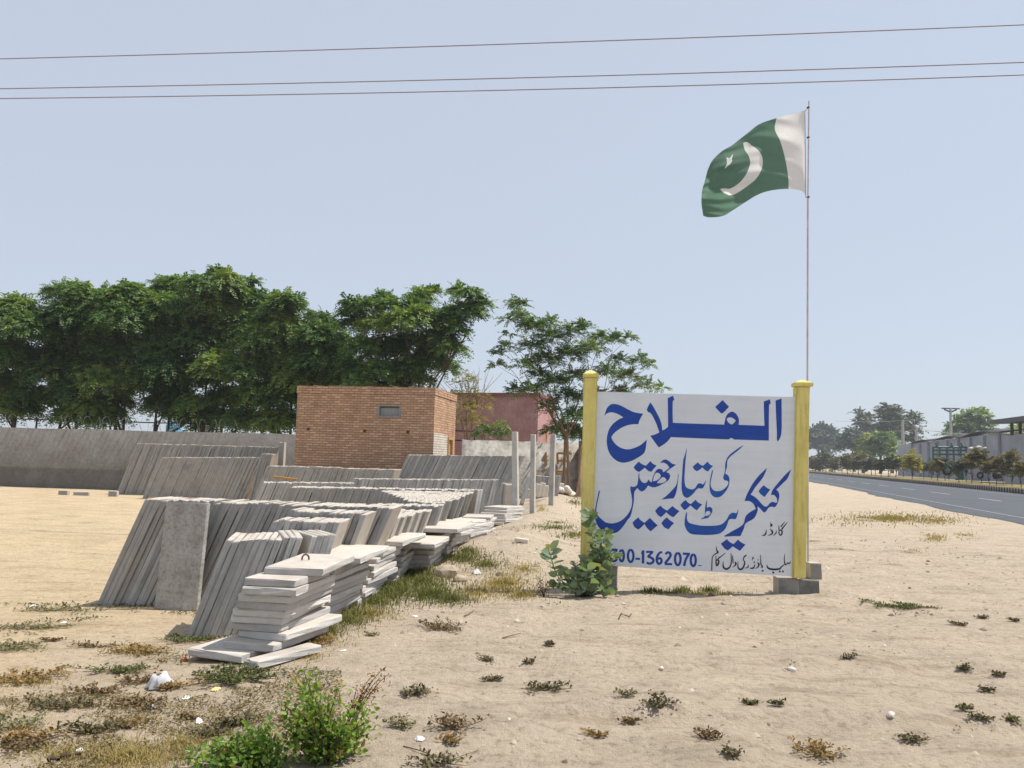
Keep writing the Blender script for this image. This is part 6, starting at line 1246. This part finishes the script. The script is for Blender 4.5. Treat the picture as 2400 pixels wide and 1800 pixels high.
# litter
def scrap(name, px, py, wpx, c, label, cat, seed, crumple=.35, rough=.5, asp=.7):
    p = gr(px, py); D = p[1]; w = wpx*D/F; R = np.random.default_rng(seed); n = 9; u, v = np.meshgrid(np.linspace(-.5, .5, n), np.linspace(-.5, .5, n)); k = R.normal(0, 1, (6, 3))
    z = sum(abs(np.sin(u*a*5+v*b*5+c_)) for a, b, c_ in k)/6; z = (z-z.min())/(z.max()-z.min()+1e-6)*crumple*.55*np.clip(1.1-2.1*np.maximum(abs(u), abs(v)), .03, 1); edge = 1+.16*R.normal(0, 1, (n, n))*(np.maximum(abs(u), abs(v)) > .45)-.25*(abs(u*v) > .14)
    X = u*w*edge; Y_ = v*w*asp*edge+.15*z*w; Z = z*w*1.1
    V = np.stack([X, Y_, Z], -1).reshape(-1, 3); kk = (np.arange(n-1)[:, None]*n+np.arange(n-1)).ravel(); o = link(name, arr_mesh(name, V, np.stack([kk, kk+1, kk+n+1, kk+n], 1), True), plain('scrap', c, rough, .15, 60), loc=p+np.array([0, 0, .004])); o.rotation_euler.z = R.uniform(0, 6); return tag(o, label, cat)
scrap('plastic_bag', 376, 1612, 60, (.55, .55, .56), 'crumpled whitish plastic bag among brown weeds at left', 'plastic bag', 1, 2.2, .35, .9)
scrap('wrapper', 431, 1548, 22, (.55, .12, .04), 'small orange-red wrapper touching the nearest pile\'s bottom slab', 'wrapper', 2, 1.0, .4)
scrap('paper_scrap', 506, 1617, 26, (.78, .62, .22), 'yellow scrap on the dark green mat', 'scrap', 3, .6)
scrap('paper_scrap', 436, 1637, 22, (.8, .78, .74), 'white scrap on bare sand below the orange-brown weed', 'scrap', 4, .5)
scrap('paper_scrap', 357, 1660, 24, (.7, .68, .68), 'white scrap lying in the brown mat', 'scrap', 5, .9)
scrap('paper_scrap', 466, 1694, 26, (.78, .68, .64), 'pinkish crumpled paper left of the green bush', 'scrap', 6, 1.)
scrap('paper_scrap', 186, 1762, 24, (.85, .83, .78), 'white scrap above the dark stick at lower left', 'scrap', 7, .8)
scrap('paper_scrap', 76, 1421, 22, (.85, .83, .8), 'white scrap far left on the yellow sand', 'scrap', 8, .3)
scrap('paper_scrap', 150, 1459, 16, (.8, .76, .7), 'small pale flake on the sand below the faint green mat', 'scrap', 9, .3)
scrap('paper_scrap', 973, 1445, 14, (.88, .85, .8), 'white flake at the lower end of the green grass', 'scrap', 10, .4)
scrap('paper_scrap', 805, 1526, 16, (.88, .86, .8), 'white flake on sand right of the nearest pile', 'scrap', 11, .4)
scrap('plastic_bag', 1116, 1344, 30, (.6, .6, .6), 'small white bag lying in the dry grass', 'plastic bag', 12, .9, .4)
scrap('plastic_bag', 983, 1733, 27, (.72, .69, .66), 'translucent white plastic scrap right of the green bush', 'plastic bag', 13, .7, .35)
M['stone'] = plain('tan_stone', (.40, .33, .25), .95, .25, 9, .1, .02)
for px, py, s, sd, lab in ((1046, 1352, .16, 3, 'pale boulder half hidden by green grass beside the piles'), (1078, 1362, .10, 4, 'round pale stone right of the half-hidden boulder'), (1550, 1568, .022, 5, 'white pebble below the sign, larger than those around it'), (1855, 1571, .03, 6, 'cluster-like pale stone right of the white pebble'), (2088, 1679, .03, 7, 'pinkish stone at lower right'), (1193, 1687, .014, 8, 'bright white chip in the centre foreground')):
    p = gr(px, py); o = link('stone', rock_mesh('stone', (s*1.3, s, s), sd, .8), M['stone'] if s > .05 else M['pale'], loc=p+np.array([0, 0, s*.25])); o.rotation_euler.z = sd; tag(o, lab, 'stone')
def stick(pts, r_, label, name='stick', m=None):
    P = np.array([gr(x, y) for x, y in pts]); P[:, 2] += r_+np.array([.0, .01, .015, .01, 0])[:len(P)]; bag = Bag(); bag.tube(P, np.linspace(r_, r_*.5, len(P)), 6); tag(link(name, bag.mesh(name, True), m or M['bark']), label, 'stick')
stick([(1450, 1452), (1456, 1442), (1466, 1448), (1475, 1449), (1480, 1440)], .008, 'bent brown twig on bare sand below the milkweed')
stick([(1090, 1445), (1112, 1433)], .008, 'pale straight stick on the sand by the grass edge', m=M['bark_pale'])
stick([(1178, 1497), (1200, 1493), (1220, 1490)], .007, 'short pale straw right of the brown mound', m=M['bark_pale'])
stick([(112, 1790), (122, 1788), (136, 1795)], .016, 'dark brown stick at the bottom left')
stick([(142, 1776), (165, 1780), (192, 1776)], .012, 'dark stick under the white scrap at lower left')
stick([(550, 1665), (560, 1666), (568, 1666)], .007, 'small dark stick on sand left of the bush')
stick([(945, 1750), (985, 1765), (1020, 1782), (1060, 1785), (1120, 1760)], .003, 'long thin wire-like runner right of the bush')

# ------------------------------------------------------------------ dusty summer air
if HAZE > 0:
    bm = bmesh.new(); box(bm, (150, 290, 16.5), (1100, 700, 37))
    m = bpy.data.materials.new('haze'); m.use_nodes = True; ns = m.node_tree.nodes; ns.clear()
    vp = ns.new('ShaderNodeVolumePrincipled'); vp.inputs['Color'].default_value = (.86, .9, .96, 1); vp.inputs['Density'].default_value = HAZE; vp.inputs['Anisotropy'].default_value = .3
    ou = ns.new('ShaderNodeOutputMaterial'); m.node_tree.links.new(vp.outputs[0], ou.inputs['Volume'])
    tag(link('haze', bm_mesh(bm, 'haze'), m), kind='stuff')
